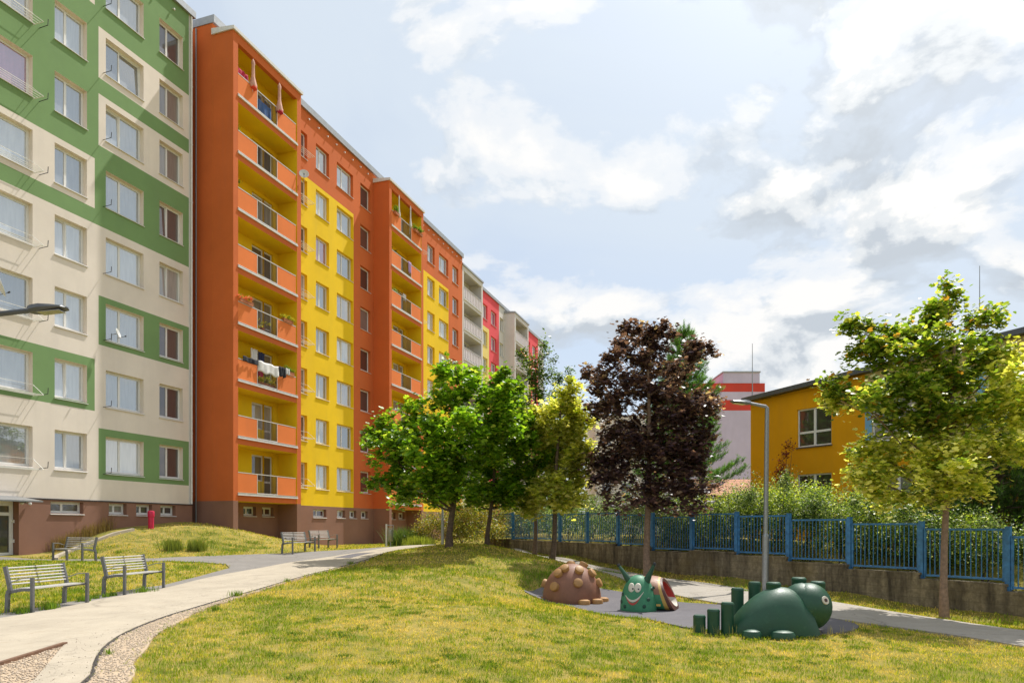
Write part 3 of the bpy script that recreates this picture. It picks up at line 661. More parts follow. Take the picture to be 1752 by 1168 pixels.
# one stack of balconies: shell, then eight balconies with balustrade and railing
def balcony_stack(root, s0, q0, a, b, front, cols_, first=0, panel_mode='split', zbot=-.6, doors=True):
    x0, x1 = a - s0, b - s0; yf = front - q0; cw, ci_, cb = cols_
    mats_ = [cw, ci_, M['brown'] if zbot < 0 and panel_mode == 'split' else cw, M['sill']]
    mb = MB()
    for (u, v, inner) in ((x0, x0 + .34, 1), (x1 - .36, x1, 0)):
        for (z0, z1, mi) in ((zbot, 2.88, 2), (2.88, 25.80, 0)):
            mb.quad((u, yf, z0), (v, yf, z0), (v, yf, z1), (u, yf, z1), mi)
            mo = mi; min_ = mi if mi == 2 else 1
            mb.quad((u, -.002, z0), (u, yf, z0), (u, yf, z1), (u, -.002, z1), min_ if not inner else mo)
            mb.quad((v, yf, z0), (v, -.002, z0), (v, -.002, z1), (v, yf, z1), min_ if inner else mo)
    # top beam and roof slab
    mb.box(x0 + .34, x1 - .36, yf, yf + .22, 25.36, 25.80, 0)
    mb.quad((x0 + .34, yf + .22, 25.55), (x1 - .36, yf + .22, 25.55), (x1 - .36, -.003, 25.55), (x0 + .34, -.003, 25.55), 1)
    sh = mb.build('balcony_tower', mats_, root)
    mb = MB(); mb.add([(x0 - .07, yf - .1, 25.802), (x1 + .07, yf - .1, 25.802), (x1 + .07, .0, 25.802), (x0 - .07, .0, 25.802), (x0 - .07, yf - .1, 25.96), (x1 + .07, yf - .1, 25.96), (x1 + .07, -.0, 26.10), (x0 - .07, -.0, 26.10)],
                      [(0, 3, 2, 1), (4, 5, 6, 7), (0, 1, 5, 4), (1, 2, 6, 5), (3, 0, 4, 7)])
    mb.build('balcony_roof', M['sill'] if panel_mode == 'split' else M['fascia'], sh)
    xa, xb = x0 + .34, x1 - .36
    # master balcony
    mb = MB(); mb.box(xa, xb, yf + .03, -.004, -.38, -.06, 0)
    mb.quad((xa, yf + .03, -.382), (xb, yf + .03, -.382), (xb, -.004, -.382), (xa, -.004, -.382), 1)
    mb.box(xa - .03, xb + .03, yf - .05, yf + .06, -.10, -.02, 2); mb.box(xa - .03, xb + .03, yf - .035, yf + .06, .01, .035, 2)
    mb.box(xa, xb, yf + .06, -.004, -.058, -.0, 3)
    bal = mb.build('balcony', [cw, ci_, M['sill'], M['fascia']], root)
    w = xb - xa; ma, mz = xa + w * .30, xa + w * .635
    kids = []
    if panel_mode == 'split':
        for (u, v) in ((xa + .0, ma), (mz, xb - .12)):
            mb = MB(); mb.box(u, v, yf - .0, yf + .03, .05, 1.0); kids.append(mb.build('balustrade', cb, bal))
        mb = MB(); n = 14
        for k in range(n + 1): x_ = ma + .03 + (mz - ma - .06) * k / n; mb.bar((x_, yf + .015, .04), (x_, yf + .015, 1.0), .016, .016, 1)
        mb.bar((ma, yf + .015, .06), (mz, yf + .015, .06), .03, .03); mb.bar((xa, yf + .015, 1.03), (xb - .12, yf + .015, 1.03), .045, .04)
        for x_ in (ma, mz): mb.bar((x_, yf + .014, .03), (x_, yf + .014, 1.02), .035, .035)
        kids.append(mb.build('railing', [M['rail'], M['dark']], bal))
    else:
        mb = MB(); n = 11
        mb.box(xa, xb, yf, yf + .025, .10, .98); kids.append(mb.build('balustrade', cb, bal))
        mb = MB()
        for k in range(n + 1): x_ = xa + .03 + (xb - xa - .06) * k / n; mb.bar((x_, yf - .02, .02), (x_, yf - .02, 1.02), .035, .03)
        mb.bar((xa, yf - .01, 1.04), (xb, yf - .01, 1.04), .06, .05); kids.append(mb.build('railing', M['rail'], bal))
    door = None
    if doors:
        o_ = a - s0; mb = MB(); y_ = .12; z0 = .06
        u0, u1, u2 = o_ + 2.91, o_ + 3.91, o_ + 4.68
        for (p0, p1, zz) in ((u0, u1, z0 + .75), (u1, u2, z0)):
            zt = z0 + 2.15
            mb.box(p0, p0 + .075, y_, y_ + .07, zz, zt); mb.box(p1 - .075, p1, y_, y_ + .07, zz, zt)
            mb.box(p0 + .075, p1 - .075, y_, y_ + .07, zz, zz + .08); mb.box(p0 + .075, p1 - .075, y_, y_ + .07, zt - .08, zt)
        mb.box(u1 + .075, u2 - .075, y_ + .003, y_ + .06, z0 + .68, z0 + .78)
        door = mb.build('balcony_door', M['pvc'], root)
        mb = MB(); mb.quad((u0 + .05, y_ + .035, z0 + .8), (u1 - .05, y_ + .035, z0 + .8), (u1 - .05, y_ + .035, z0 + 2.1), (u0 + .05, y_ + .035, z0 + 2.1))
        mb.quad((u1 + .05, y_ + .035, z0 + .05), (u2 - .05, y_ + .035, z0 + .05), (u2 - .05, y_ + .035, z0 + 2.1), (u1 + .05, y_ + .035, z0 + 2.1))
        pn = mb.build('pane', M['panem'], door)
    for k in range(first, 8):
        if k > first:
            c = bal.copy(); COL.objects.link(c)
            for q_ in kids: e = q_.copy(); COL.objects.link(e); e.parent = c
            if door: dd = door.copy(); COL.objects.link(dd); e = pn.copy(); COL.objects.link(e); e.parent = dd
        else:
            c = bal; dd = door
        c.location = (0, 0, FLOOR[k]); 
        if door: dd.location = (0, 0, FLOOR[k])
M['lorange'] = mat_plaster('balustrade_orange', (.80, .215, .055))
for a, b in LOG: balcony_stack(ob, OS0, OQ, a, b, LQ, (M['orange'], M['yellow'], M['lorange']))

# ---- white, pink and pale yellow block further along
WS0, WQ = 59.96, 26.28
wb = empty('apartment_building', W3(WS0, WQ, 0), RZ, 'far off-white and pink panel apartment block rising above the trees', 'building', 'blocks of the long housing row')
holes = []; wins = []
for off in (0, 15.34):
    for (a, b) in ((66.0, 67.2), (68.5, 69.88), (70.95, 72.71), (73.77, 75.0)):
        for k in range(2, 8): holes.append((a + off, b + off, 3.94 + 2.8 * k, 5.44 + 2.8 * k)); wins.append((a + off, b + off, 3.94 + 2.8 * k, 1.5, 'two', 'pane'))
    for k in range(2, 8):
        z = FLOOR[k] + .06; o_ = 59.96 + off
        holes.append((o_ + 2.91, o_ + 3.91, z + .75, z + 2.15)); holes.append((o_ + 3.91, o_ + 4.68, z, z + 2.15))
def wcol(s, z):
    if z < 2.88: return 3
    t = (s - 59.96) % 15.34
    if t < 5.24: return 0
    if t < 10.4 and z < 22.7: return 2
    if t < 13.57: return 1
    return 0
facade('wall', wb, WS0, WQ, (59.97, 91.5), (-.6, 26.30), holes, wcol, [M['white'], M['pink'], M['paleyellow'], M['brown'], M['dim']], (65.2, 75.3, 80.54, 70.36, 85.7, 73.53, 88.87), (2.88, 22.7), back=11,
       sideidx=lambda z: 3 if z < 2.88 else 0)
roof(wb, WS0, WQ, (59.97, 91.6), -.14, 11.1, 26.302, 26.60, [M['fascia']])
for a, b, z, h, st_, ps in wins: put_window(wb, a - WS0, 0, z, b - a, h, st_, ps)
for a, b in ((59.97, 65.21), (75.3, 80.54)): balcony_stack(wb, WS0, WQ, a, b, 25.02, (M['white'], M['white'], M['lilacpanel']), 2, 'full', 0)
mb = MB(); M['awn'] = mat_plain('orange_awning', (.70, .25, .07), .7)
mb.add([(18.2, -1.0, 22.3), (20.2, -1.0, 22.3), (20.2, -1.3, 21.8), (18.2, -1.3, 21.8), (18.2, -1.0, 22.27), (20.2, -1.0, 22.27), (20.2, -1.3, 21.77), (18.2, -1.3, 21.77)], [(0, 1, 2, 3), (7, 6, 5, 4), (0, 3, 7, 4), (1, 5, 6, 2), (2, 6, 7, 3)]); mb.build('awning', M['awn'], wb)

# ------------------------------------------------------------------ kindergarten
KO = Vector((11.98, 35.2, 0)); KR = math.atan2(-.8455, .534)
kb = empty('kindergarten', KO, KR, 'low mustard yellow and cream building with sloping dark roof edge behind the fence', 'building')
kh = [(2.66, 4.41, 5.31, 7.09), (2.66, 4.41, 2.2, 4.05), (6.29, 9.6, 5.19, 7.1), (10.69, 14.4, 5.2, 7.5), (6.29, 9.6, 2.2, 4.0)]
def kcol(s, z):
    if 5.98 < s < 6.29 and 5.19 < z < 7.1: return 2
    if 10.33 < s < 10.69 and 5.2 < z < 7.5: return 2
    if s > 5.98 and z > 4.7: return 1
    return 0
facade('wall', kb, 0, 0, (0, 20), (-.5, 7.9), kh, kcol, [M['mustard'], M['cream'], M['blue'], M['dim']], (5.98, 6.29, 10.33, 10.69), (4.7, 5.19, 7.1, 5.2, 7.5), depth=.2, back=12, sideidx=lambda z: 0)
mb = MB()
def kz(t): return 8.06 + .05 * t
mb.add([(0, 0, 7.9), (5.98, 0, 7.9), (5.98, 0, kz(5.98) - .2), (0, 0, kz(0) - .2)], [(0, 1, 2, 3)], 0)
mb.add([(5.98, 0, 7.9), (20, 0, 7.9), (20, 0, kz(20) - .2), (5.98, 0, kz(5.98) - .2)], [(0, 1, 2, 3)], 1)
mb.add([(0, 0, 7.9), (0, 0, kz(0) - .2), (0, 12, kz(0) - .2), (0, 12, 7.9)], [(0, 1, 2, 3)], 0)
mb.build('gable_strip', [M['mustard'], M['cream']], kb)
mb = MB(); a, b = -.3, 20.2
mb.add([(a, -.35, kz(a) - .19), (b, -.35, kz(b) - .19), (b, 12.3, kz(b) - .19), (a, 12.3, kz(a) - .19), (a, -.35, kz(a) + .02), (b, -.35, kz(b) + .02), (b, 12.3, kz(b) + .02), (a, 12.3, kz(a) + .02)],
       [(0, 3, 2, 1), (4, 5, 6, 7), (0, 1, 5, 4), (1, 2, 6, 5), (2, 3, 7, 6), (3, 0, 4, 7)]); mb.build('roof', M['dfascia'], kb)
def kwin(x0, x1, z0, z1, ncol, sub=.62):
    mb = MB(); p = MB(); y0, y1, t = .08, .15, .07
    mb.box(x0, x1, y0, y1, z0, z0 + t); mb.box(x0, x1, y0, y1, z1 - t, z1)
    for k in range(ncol + 1):
        xx = x0 + (x1 - x0) * k / ncol; mb.box(max(x0, xx - t / 2 - .02), min(x1, xx + t / 2 + .02), y0 - .003, y1, z0 + t, z1 - t)
    zs = z0 + (z1 - z0) * (1 - sub); mb.box(x0 + .09, x1 - .09, y0 + .002, y1 - .002, zs - .05, zs + .05)
    o = mb.build('window', M['pvc'], kb)
    p.quad((x0, .12, z0), (x1, .12, z0), (x1, .12, z1), (x0, .12, z1)); p.build('pane', M['paned'], o)
    s = MB(); s.box(x0 - .05, x1 + .05, -.07, .08, z0 - .05, z0 - .002); s.build('sill', M['dfascia'], o)
for a, b, c, d_ in kh: kwin(a, b, c, d_, 2 if b - a < 2.5 else 3)
def mast(name, x, y, z0, z1, r, label):
    mb = MB(); mb.tube([(0, 0, 0), (0, 0, (z1 - z0) * .4), (0, 0, z1 - z0)], [r * 1.6, r, r * .6], 6); o = mb.build(name, M['steel']); o.location = (x, y, z0); tag(o, label, 'antenna', 'lightning rods on roofs')
mast('lightning_rod', 12.2, 35.6, 8.0, 10.9, .022, 'thin lightning rod at the far left end of the yellow kindergarten roof')
kp = KO + Vector((.534, -.8455, 0)) * 10.2 + FN * .6
mast('lightning_rod', kp.x, kp.y, 8.5, 11.6, .02, 'thin lightning rod on the roof behind the variegated maple')
# lilac and red block far behind
lb = empty('apartment_building', (10, 85, 0), 0, 'distant lilac block with two red bands behind the dark purple tree', 'building')
mb = MB()
def slab(x0, x1, z0, z1, mi, y0=0.): mb.box(x0, x1, y0, 14, z0, z1, mi)
slab(9.5, 20.1, 16.97, 17.96 + 1.04, 0, .03) if False else None
for z0, z1, mi in ((0, 15.7, 0), (15.7, 16.97, 1), (16.97, 17.96, 0), (17.96, 19.0, 1)): mb.box(10.3, 20.65, 0, 14, z0, z1, mi)
mb.box(15.6, 20.0, -.05, 12, 19.0, 20.3, 0); mb.box(.3, 10.3, 1.5, 14, 0, 15.2, 2)
lw = mb.build('wall', [M['lilac'], M['red'], M['white']], lb)
mb = MB(); mb.box(15.5, 20.1, -.15, 12.1, 20.302, 20.42); mb.box(.2, 10.28, 1.4, 14.1, 15.202, 15.4); mb.build('roof', M['fascia'], lb)
mb = MB(); mb.tube([(18, 3, 20.42), (18, 3, 21.1)], .18, 8); mb.build('roof_vent', M['fascia'], lb)
for k in range(4):
    for x_ in (1.6, 4.0, 6.4, 8.8):
        m_ = put_window(lb, x_ - .6, 1.28, 2.6 + 3.0 * k, 1.3, 1.5, 'two', 'panem')
# small tile-roofed house between
hb = empty('small_house', (14.0, 48, 0), 0, 'small house whose orange tiled roof peeks out beside the yellow building', 'house')
mb = MB(); mb.box(-1.2, 5, 0, 4, 0, 3.9); mb.build('wall', M['cream'], hb)
def mat_tiles():
    t = NT('roof_tiles'); p = t.pos(); w = t.n('ShaderNodeTexWave', wave_type='BANDS', bands_direction='Z'); w.inputs['Scale'].default_value = 2.4; t.l(p, w.inputs[0])
    w2 = t.n('ShaderNodeTexWave', wave_type='BANDS', bands_direction='X'); w2.inputs['Scale'].default_value = 1.8; t.l(p, w2.inputs[0])
    c = t.mix(t.ramp(w.outputs[0], [(.2, (0,) * 3), (.6, (1,) * 3)]).outputs[0], (.26, .10, .05), (.55, .25, .12)); c = t.mix(t.ramp(w2.outputs[0], [(.1, (.5,) * 3), (.4, (0,) * 3)]).outputs[0], c, (.30, .12, .06))
    t.l(c, t.b.inputs['Base Color']); t.b.inputs['Roughness'].default_value = .8; return t.mat
M['tiles'] = mat_tiles()
mb = MB(); mb.add([(-1.5, -.4, 3.75), (5.3, -.4, 3.75), (5.3, 2, 5.0), (-1.5, 2, 5.0), (5.3, 4.4, 3.75), (-1.5, 4.4, 3.75)], [(0, 1, 2, 3), (3, 2, 4, 5), (0, 3, 5), (1, 4, 2), (0, 5, 4, 1)]); mb.build('roof', M['tiles'], hb)

# ------------------------------------------------------------------ blue fence on its stepped concrete wall
TOPB = {-3: (1.02, -.25), -2: (1.2, -.06), -1: (1.39, .12), 0: (1.57, .30), 1: (1.71, .46), 2: (1.84, .59), 3: (1.98, .72), 4: (2.07, .81), 5: (1.99, .74), 6: (2.1, .88), 7: (2.2, .96), 8: (2.2, .96), 9: (2.2, 1.0), 10: (2.2, 1.0), 11: (2.3, 1.04)}
f0 = Vector((*fence_xy(0), 0)); FR = math.atan2(FD.y, FD.x)
fr = empty('metal_fence', (f0.x, f0.y, 0), FR, 'blue metal bar fence stepping along the top of the concrete wall', 'fence')
for k, (tp, bt) in TOPB.items():
    a, b = 2.0 * k + .09, 2.0 * k + 1.91; mb = MB(); w = .05
    mb.bar((a, 0, tp - .03), (b, 0, tp - .03), w, w); mb.bar((a, 0, bt + .05), (b, 0, bt + .05), w, w)
    mb.bar((a, 0, bt + .0), (a, 0, tp - .004), w, w); mb.bar((b, 0, bt + .0), (b, 0, tp - .004), w, w)
    n = 15
    for j in range(1, n): x_ = a + (b - a) * j / n; mb.bar((x_, 0, bt + .06), (x_, 0, tp - .04), .018, .018)
    mb.build('panel', M['fblue'], fr)
for k in range(-3, 13):
    tp = max(TOPB.get(k, (0, 9))[0], TOPB.get(k - 1, (0, 9))[0]); bt = min(TOPB.get(k, (9, 9))[1], TOPB.get(k - 1, (9, 9))[1]) - .12
    mb = MB(); mb.box(2 * k - .055, 2 * k + .055, -.055, .055, bt, tp + .03); mb.box(2 * k - .06, 2 * k + .06, -.06, .06, tp + .031, tp + .045); mb.build('post', M['fblue'], fr)
def mat_oldconcrete():
    t = NT('old_concrete'); p = t.pos(); mp = t.n('ShaderNodeMapping'); mp.inputs['Scale'].default_value = (1, 1, .22); t.l(p, mp.inputs[0]); n1 = t.noise(2.6, 7, .68, mp.outputs[0], .2); n2 = t.noise(9, 5, .7, p); n3 = t.noise(.35, 4, .6, p)
    c = t.mix(t.ramp(n1.outputs[0], [(.35, (0,) * 3), (.6, (1,) * 3)]).outputs[0], (.055, .042, .028), (.33, .265, .17))
    c = t.mix(t.ramp(n2.outputs[0], [(.4, (.5,) * 3), (.7, (0,) * 3)]).outputs[0], c, (.05, .038, .025))
    c = t.mix(t.ramp(n3.outputs[0], [(.5, (0,) * 3), (.7, (.5,) * 3)]).outputs[0], c, (.17, .12, .03))
    w = t.n('ShaderNodeTexWave', wave_type='BANDS', bands_direction='Z'); w.inputs['Scale'].default_value = 1.35; w.inputs['Distortion'].default_value = .6; w.inputs['Detail'].default_value = 2; t.l(p, w.inputs[0])
    c = t.mix(t.ramp(w.outputs[0], [(.0, (.25,) * 3), (.05, (0,) * 3)]).outputs[0], c, (.04, .03, .02))
    t.l(c, t.b.inputs['Base Color']); t.b.inputs['Roughness'].default_value = .95; t.bump(n2.outputs[0], .9, .03); return t.mat
M['oldcon'] = mat_oldconcrete()
cw = empty('retaining_wall', (f0.x, f0.y, 0), FR, 'old stained concrete retaining wall beneath the blue fence', 'wall')
mb = MB()
for k, (tp, bt) in TOPB.items():
    n = 6
    for j in range(n):
        a, b = 2. * k + 2. * j / n, 2. * k + 2. * (j + 1) / n
        top = bt - .045 + random.uniform(-.012, .012)
        wx, wy = f0.x + FD.x * (a + b) / 2, f0.y + FD.y * (a + b) / 2; g0 = -1.0
        jf = -.16 + random.uniform(-.008, .008)
        mb.box(a, b, jf, .16, g0, top - .06); mb.box(a - (0 if j else .03), b + .001, jf - .02, .17, top - .06, top)
mb.build('wall', M['oldcon'], cw)

# ------------------------------------------------------------------ trees: crown = many leaf-sized faces on shoots spread through its lobes
# lobes: centre x, y, z, horizontal radius, vertical radius (metres)
TREE_A = [(-4.25, 24.53, 4.07, 0.76, 1.08), (-3.68, 25.08, 2.98, 1.10, 0.74), (-2.85, 24.77, 5.29, 1.09, 0.95), (-1.68, 25.19, 6.28, 1.34, 1.11), (-0.38, 25.23, 6.04, 0.97, 0.97), (-1.74, 24.22, 4.45, 1.66, 1.22), (-2.73, 24.12, 3.83, 1.33, 1.22), (-4.82, 25.61, 5.04, 0.38, 0.47), (-0.74, 24.57, 5.31, 1.13, 1.01), (-2.37, 24.52, 2.85, 1.12, 0.58), (-4.23, 25.89, 5.07, 0.71, 0.71), ]
TREE_B = [(-0.18, 26.95, 4.54, 1.38, 1.26), (-0.60, 27.61, 3.35, 1.93, 0.93), (1.10, 26.96, 3.98, 0.86, 1.06), (-1.73, 27.25, 2.76, 1.14, 0.56), (0.53, 26.37, 5.14, 0.98, 0.98), (0.09, 27.24, 2.76, 1.27, 0.56), (1.48, 27.66, 3.24, 0.52, 0.52), ]
TREE_C = [(1.01, 31.04, 8.09, 0.90, 1.00), (0.37, 31.43, 6.87, 1.08, 1.20), (1.41, 31.31, 9.19, 0.38, 0.67), (1.49, 30.22, 6.16, 1.04, 1.16), (0.63, 31.46, 8.97, 0.34, 0.48), (0.10, 31.16, 7.99, 0.53, 0.62), (2.20, 30.64, 8.01, 0.33, 0.47), (0.73, 30.16, 4.64, 1.16, 0.92), ]
TREE_D = [(1.92, 26.86, 5.32, 0.98, 1.29), (1.72, 26.15, 2.82, 1.13, 0.80), (2.42, 26.59, 5.94, 0.56, 0.82), (0.65, 26.88, 2.47, 0.82, 0.41), (2.41, 26.59, 3.84, 0.61, 1.15), (1.44, 26.96, 4.09, 0.83, 0.78), (2.15, 26.01, 6.61, 0.40, 0.50), (2.54, 26.74, 4.74, 0.51, 1.03), (1.17, 26.10, 5.43, 0.63, 0.63), ]
PURPLE = [(4.89, 25.28, 7.10, 1.47, 1.16), (4.60, 25.18, 8.34, 0.71, 0.59), (3.65, 23.78, 7.46, 0.59, 0.48), (3.50, 23.84, 5.99, 0.99, 0.89), (5.78, 23.99, 5.82, 1.24, 1.10), (3.93, 25.34, 4.47, 1.31, 1.31), (5.53, 24.39, 4.06, 1.59, 1.32), (4.78, 24.73, 2.75, 1.96, 0.74), (6.28, 24.14, 3.73, 0.84, 0.84), (6.17, 24.51, 7.75, 0.49, 0.37), (6.66, 24.29, 7.59, 0.45, 0.20), (4.12, 24.23, 8.49, 0.28, 0.36), (5.22, 24.65, 8.40, 0.41, 0.41), (2.96, 24.65, 6.96, 0.37, 0.29), (3.24, 25.23, 5.83, 0.59, 0.42), (7.01, 24.83, 5.76, 0.41, 0.46), (3.24, 25.27, 3.73, 0.59, 0.84), (5.01, 25.14, 5.39, 1.47, 1.26), ]
RIGHT_G = [(10.74, 17.21, 7.13, 0.29, 0.37), (10.27, 16.75, 6.50, 0.53, 0.42), (9.66, 16.01, 5.62, 0.91, 0.56), (9.13, 17.02, 5.87, 0.71, 0.48), (8.50, 17.17, 6.41, 0.24, 0.40), (8.60, 17.08, 5.74, 0.46, 0.31), (11.26, 16.60, 6.52, 0.36, 0.22), (9.86, 16.81, 4.98, 1.19, 0.67), (8.10, 16.08, 4.43, 0.74, 0.35), (7.84, 16.98, 4.87, 0.34, 0.23), (10.85, 16.61, 5.49, 0.62, 0.55), (9.23, 16.19, 4.04, 0.81, 0.40), (9.58, 15.87, 4.26, 0.79, 0.60), (9.55, 17.01, 6.15, 0.71, 0.31), (10.95, 17.21, 4.05, 0.57, 0.86), ]
RIGHT_Y = [(10.92, 15.71, 4.75, 0.58, 0.47), (12.05, 16.73, 5.24, 0.33, 0.33), (10.83, 16.17, 4.31, 0.70, 0.49), (11.37, 15.80, 4.05, 0.45, 0.50), (10.99, 16.00, 3.41, 0.77, 0.48), (9.09, 16.69, 3.00, 0.97, 0.56), (8.40, 16.84, 3.47, 0.36, 0.22), (9.70, 15.64, 3.05, 0.98, 0.55), (9.39, 16.46, 2.30, 0.80, 0.27), (10.09, 15.64, 2.46, 0.65, 0.34), (8.36, 16.61, 2.79, 0.47, 0.36), (11.29, 16.06, 5.49, 0.29, 0.21), (10.02, 16.85, 3.65, 0.67, 0.37), (8.13, 16.99, 4.59, 0.40, 0.20), (12.01, 16.31, 3.38, 0.41, 0.41), ]
MAPLE = np.array([(0, -.5, 0), (.32, -.42, .03), (.5, .0, .06), (.22, .08, .0), (.3, .42, .07), (0, .62, -.02), (-.3, .42, .07), (-.22, .08, .0), (-.5, 0, .06), (-.32, -.42, .03)])
MAPLE_F = np.array([(0, 1, 3), (1, 2, 3), (0, 3, 7), (3, 4, 5), (3, 5, 7), (5, 6, 7), (7, 8, 9), (0, 7, 9)])
OVAL = np.array([(0, -.5, 0), (.26, 0, .07), (0, .5, 0), (-.26, 0, .07)]); OVAL_F = np.array([(0, 1, 2), (0, 2, 3)])
NEED = np.array([(-.04, -.1, 0), (.04, -.1, 0), (0, .9, .02)]); NEED_F = np.array([(0, 1, 2)])
def leaves_mesh(name, pos, size, cols, shape, parent, m='leaf', up=.6, axis_=None, droop=.3):
    base, F_ = shape; n = len(pos)
    nrm = RNG.normal(0, 1, (n, 3)); nrm /= np.linalg.norm(nrm, axis=1)[:, None]; nrm[:, 2] = np.abs(nrm[:, 2]); nrm = nrm * (1 - up) + np.array([0, 0, up]); nrm /= np.linalg.norm(nrm, axis=1)[:, None]
    t = RNG.normal(0, 1, (n, 3)) if axis_ is None else axis_ + RNG.normal(0, .35, (n, 3))
    t[:, 2] -= droop
    if axis_ is None: t -= nrm * (t * nrm).sum(1)[:, None]
    t /= np.linalg.norm(t, axis=1)[:, None]
    u = np.cross(t, nrm); u /= np.linalg.norm(u, axis=1)[:, None] + 1e-9; w = np.cross(u, t)
    V = pos[:, None, :] + (base[None, :, 0:1] * u[:, None] + base[None, :, 1:2] * t[:, None] + base[None, :, 2:3] * w[:, None]) * size[:, None, None]
    k = len(base); f = (F_.ravel()[None] + (np.arange(n) * k)[:, None]).ravel()
    return np_mesh(name, V.reshape(-1, 3), f, 3, np.repeat(cols, k, axis=0), [M[m]], parent)
def crown_points(lobes, dens, per=16, shoot=.34, shell=.55, seed=0, sat=3):
    """shoots start inside a lobe and run outward/upward; leaves sit along them"""
    P_ = []; A_ = []; D_ = []; full = []
    for (x, y, z, rh, rv) in lobes:
        full.append((x, y, z, rh * .9, rv * .9))
        for k in range(sat):
            a = random.uniform(0, 6.283); e_ = random.uniform(-.5, 1.1); f_ = random.uniform(.85, 1.2)
            full.append((x + math.cos(a) * math.cos(e_) * rh * f_, y + math.sin(a) * math.cos(e_) * rh * f_, z + math.sin(e_) * rv * f_, rh * .34, rv * .34))
    for (x, y, z, rh, rv) in full:
        n = max(5, int(dens * (rh * rh * rv) ** (2 / 3)))
        nc = max(4, int(n / 7)); cd = RNG.normal(0, 1, (nc, 3)); cd /= np.linalg.norm(cd, axis=1)[:, None]
        cr_ = RNG.uniform(.55, 1.12, nc); ci = RNG.integers(0, nc, n)
        d = cd[ci] + RNG.normal(0, .27, (n, 3)); d /= np.linalg.norm(d, axis=1)[:, None]
        r = cr_[ci] + RNG.normal(0, .07, n); inner = RNG.random(n) < .12; r[inner] = RNG.random(inner.sum()) * shell
        rad = np.array([rh, rh, rv]); bump_ = 1 + .16 * np.sin(d[:, 0:1] * 5 + x * 3) * np.cos(d[:, 2:3] * 4 + y)
        tip = np.array([x, y, z]) + d * rad * r[:, None] * bump_
        dirv = d * np.array([1, 1, .6]) + np.array([0, 0, .25]) + RNG.normal(0, .3, (n, 3)); dirv /= np.linalg.norm(dirv, axis=1)[:, None]
        L = shoot * RNG.uniform(.6, 1.4, n); k = per
        tt = RNG.random((n, k)) ** .8
        pts = tip[:, None] + dirv[:, None] * ((tt - .65) * L[:, None])[..., None] + RNG.normal(0, 1, (n, k, 3)) * (.09 + .09 * tt[..., None]) * L[:, None, None] * 1.6
        P_.append(pts.reshape(-1, 3)); A_.append(np.repeat(dirv, k, 0)); D_.append(np.repeat(RNG.random(n), k))
    return np.concatenate(P_), np.concatenate(A_), np.concatenate(D_)
def leafcols(n, palette, weights, shootval, var=.25):
    pal = np.array(palette); idx = RNG.choice(len(pal), n, p=np.array(weights) / sum(weights))
    c = pal[idx] * (1 + (shootval[:, None] - .5) * .5) * RNG.uniform(1 - var, 1 + var, (n, 1)); return np.clip(c, .004, 1)
def trunk_mesh(name, base, top, r0, r1, lobes, parent, m, lean=(0, 0), origin=(0, 0, 0), fork=.45, nb=None):
    mb = MB(); b = Vector(base); t = Vector(top); o_ = Vector(origin); pts = []
    for k in range(9):
        u = k / 8; p = b.lerp(t, u) + Vector((math.sin(u * 5 + base[0]) * .05, math.cos(u * 4 + base[1]) * .05, 0)) * (1 if 0 < k else 0)
        pts.append(p - o_)
    rad = [r0 * 1.35] + [r0 + (r1 - r0) * k / 8 for k in range(1, 9)]; mb.tube(pts, rad, 10)
    for (x, y, z, rh, rv) in lobes:
        c = Vector((x, y, z)) - o_
        zz = min(max(c.z - abs((c - (t - o_)).xy.length) * .75, (b - o_).z + (t - b).z * fork), (t - o_).z)
        u = (zz - pts[0].z) / max(.01, (pts[-1].z - pts[0].z)); u = min(max(u, fork), .98); s = pts[0].lerp(pts[-1], u)
        mid = s.lerp(c, .5) + Vector((random.uniform(-.12, .12), random.uniform(-.12, .12), -.12))
        rr = (r0 + (r1 - r0) * u) * .5; mb.tube([s, s.lerp(mid, .5) + Vector((0, 0, -.03)), mid, c], [rr, rr * .75, rr * .5, rr * .22], 6)
        for q in range(5):
            e = c + Vector((random.gauss(0, .5) * rh, random.gauss(0, .5) * rh, random.uniform(-.2, .8) * rv)); mb.tube([mid.lerp(c, .3 + .14 * q), e], [rr * .22, .008], 5, 0, False)
    return mb.build(name, m, parent)
def tree(name, base, top, r0, r1, lobes, dens, size, palette, weights, label, cat='tree', group=None, bark='bark', shape=(MAPLE, MAPLE_F), per=16, shoot=.4, up=.5, fork=.45, extra=None, m='leaf', droop=.3):
    z0 = H(base[0], base[1]) - .05; root = empty(name, (base[0], base[1], z0), 0, label, cat, group); o_ = (base[0], base[1], z0)
    trunk_mesh('trunk', (base[0], base[1], z0), top, r0, r1, lobes, root, M[bark], origin=o_, fork=fork)
    pts, ax, sv = crown_points(lobes, dens, per, shoot); n = len(pts); c = leafcols(n, palette, weights, sv)
    if extra is not None: c = extra(pts, c, sv)
    cr = leaves_mesh('crown', pts - np.array(o_), RNG.uniform(size * .6, size * 1.3, n), c, shape, root, m, up, droop=droop)
    print(name, n); return root
GRN = [(.20, .36, .026), (.14, .28, .02), (.31, .46, .04), (.08, .18, .016), (.46, .54, .10)]
DRK = [(.060, .115, .018), (.09, .16, .025), (.16, .22, .05), (.035, .07, .012)]
YEL = [(.56, .58, .15), (.43, .49, .09), (.70, .69, .30), (.20, .30, .04), (.32, .40, .06)]
PUR = [(.095, .056, .076), (.135, .076, .09), (.064, .042, .058), (.22, .13, .125), (.40, .30, .25)]
tree('maple_tree', (-2.27, 25.3), (-1.75, 25.0, 5.2), .125, .05, TREE_A, 100, .155, GRN, (3, 3, 2.2, 1.6, .6), 'bright green maple with a leaning trunk on the ridge, branches spreading towards the balconies', group='trees along the fence and path', fork=.3)
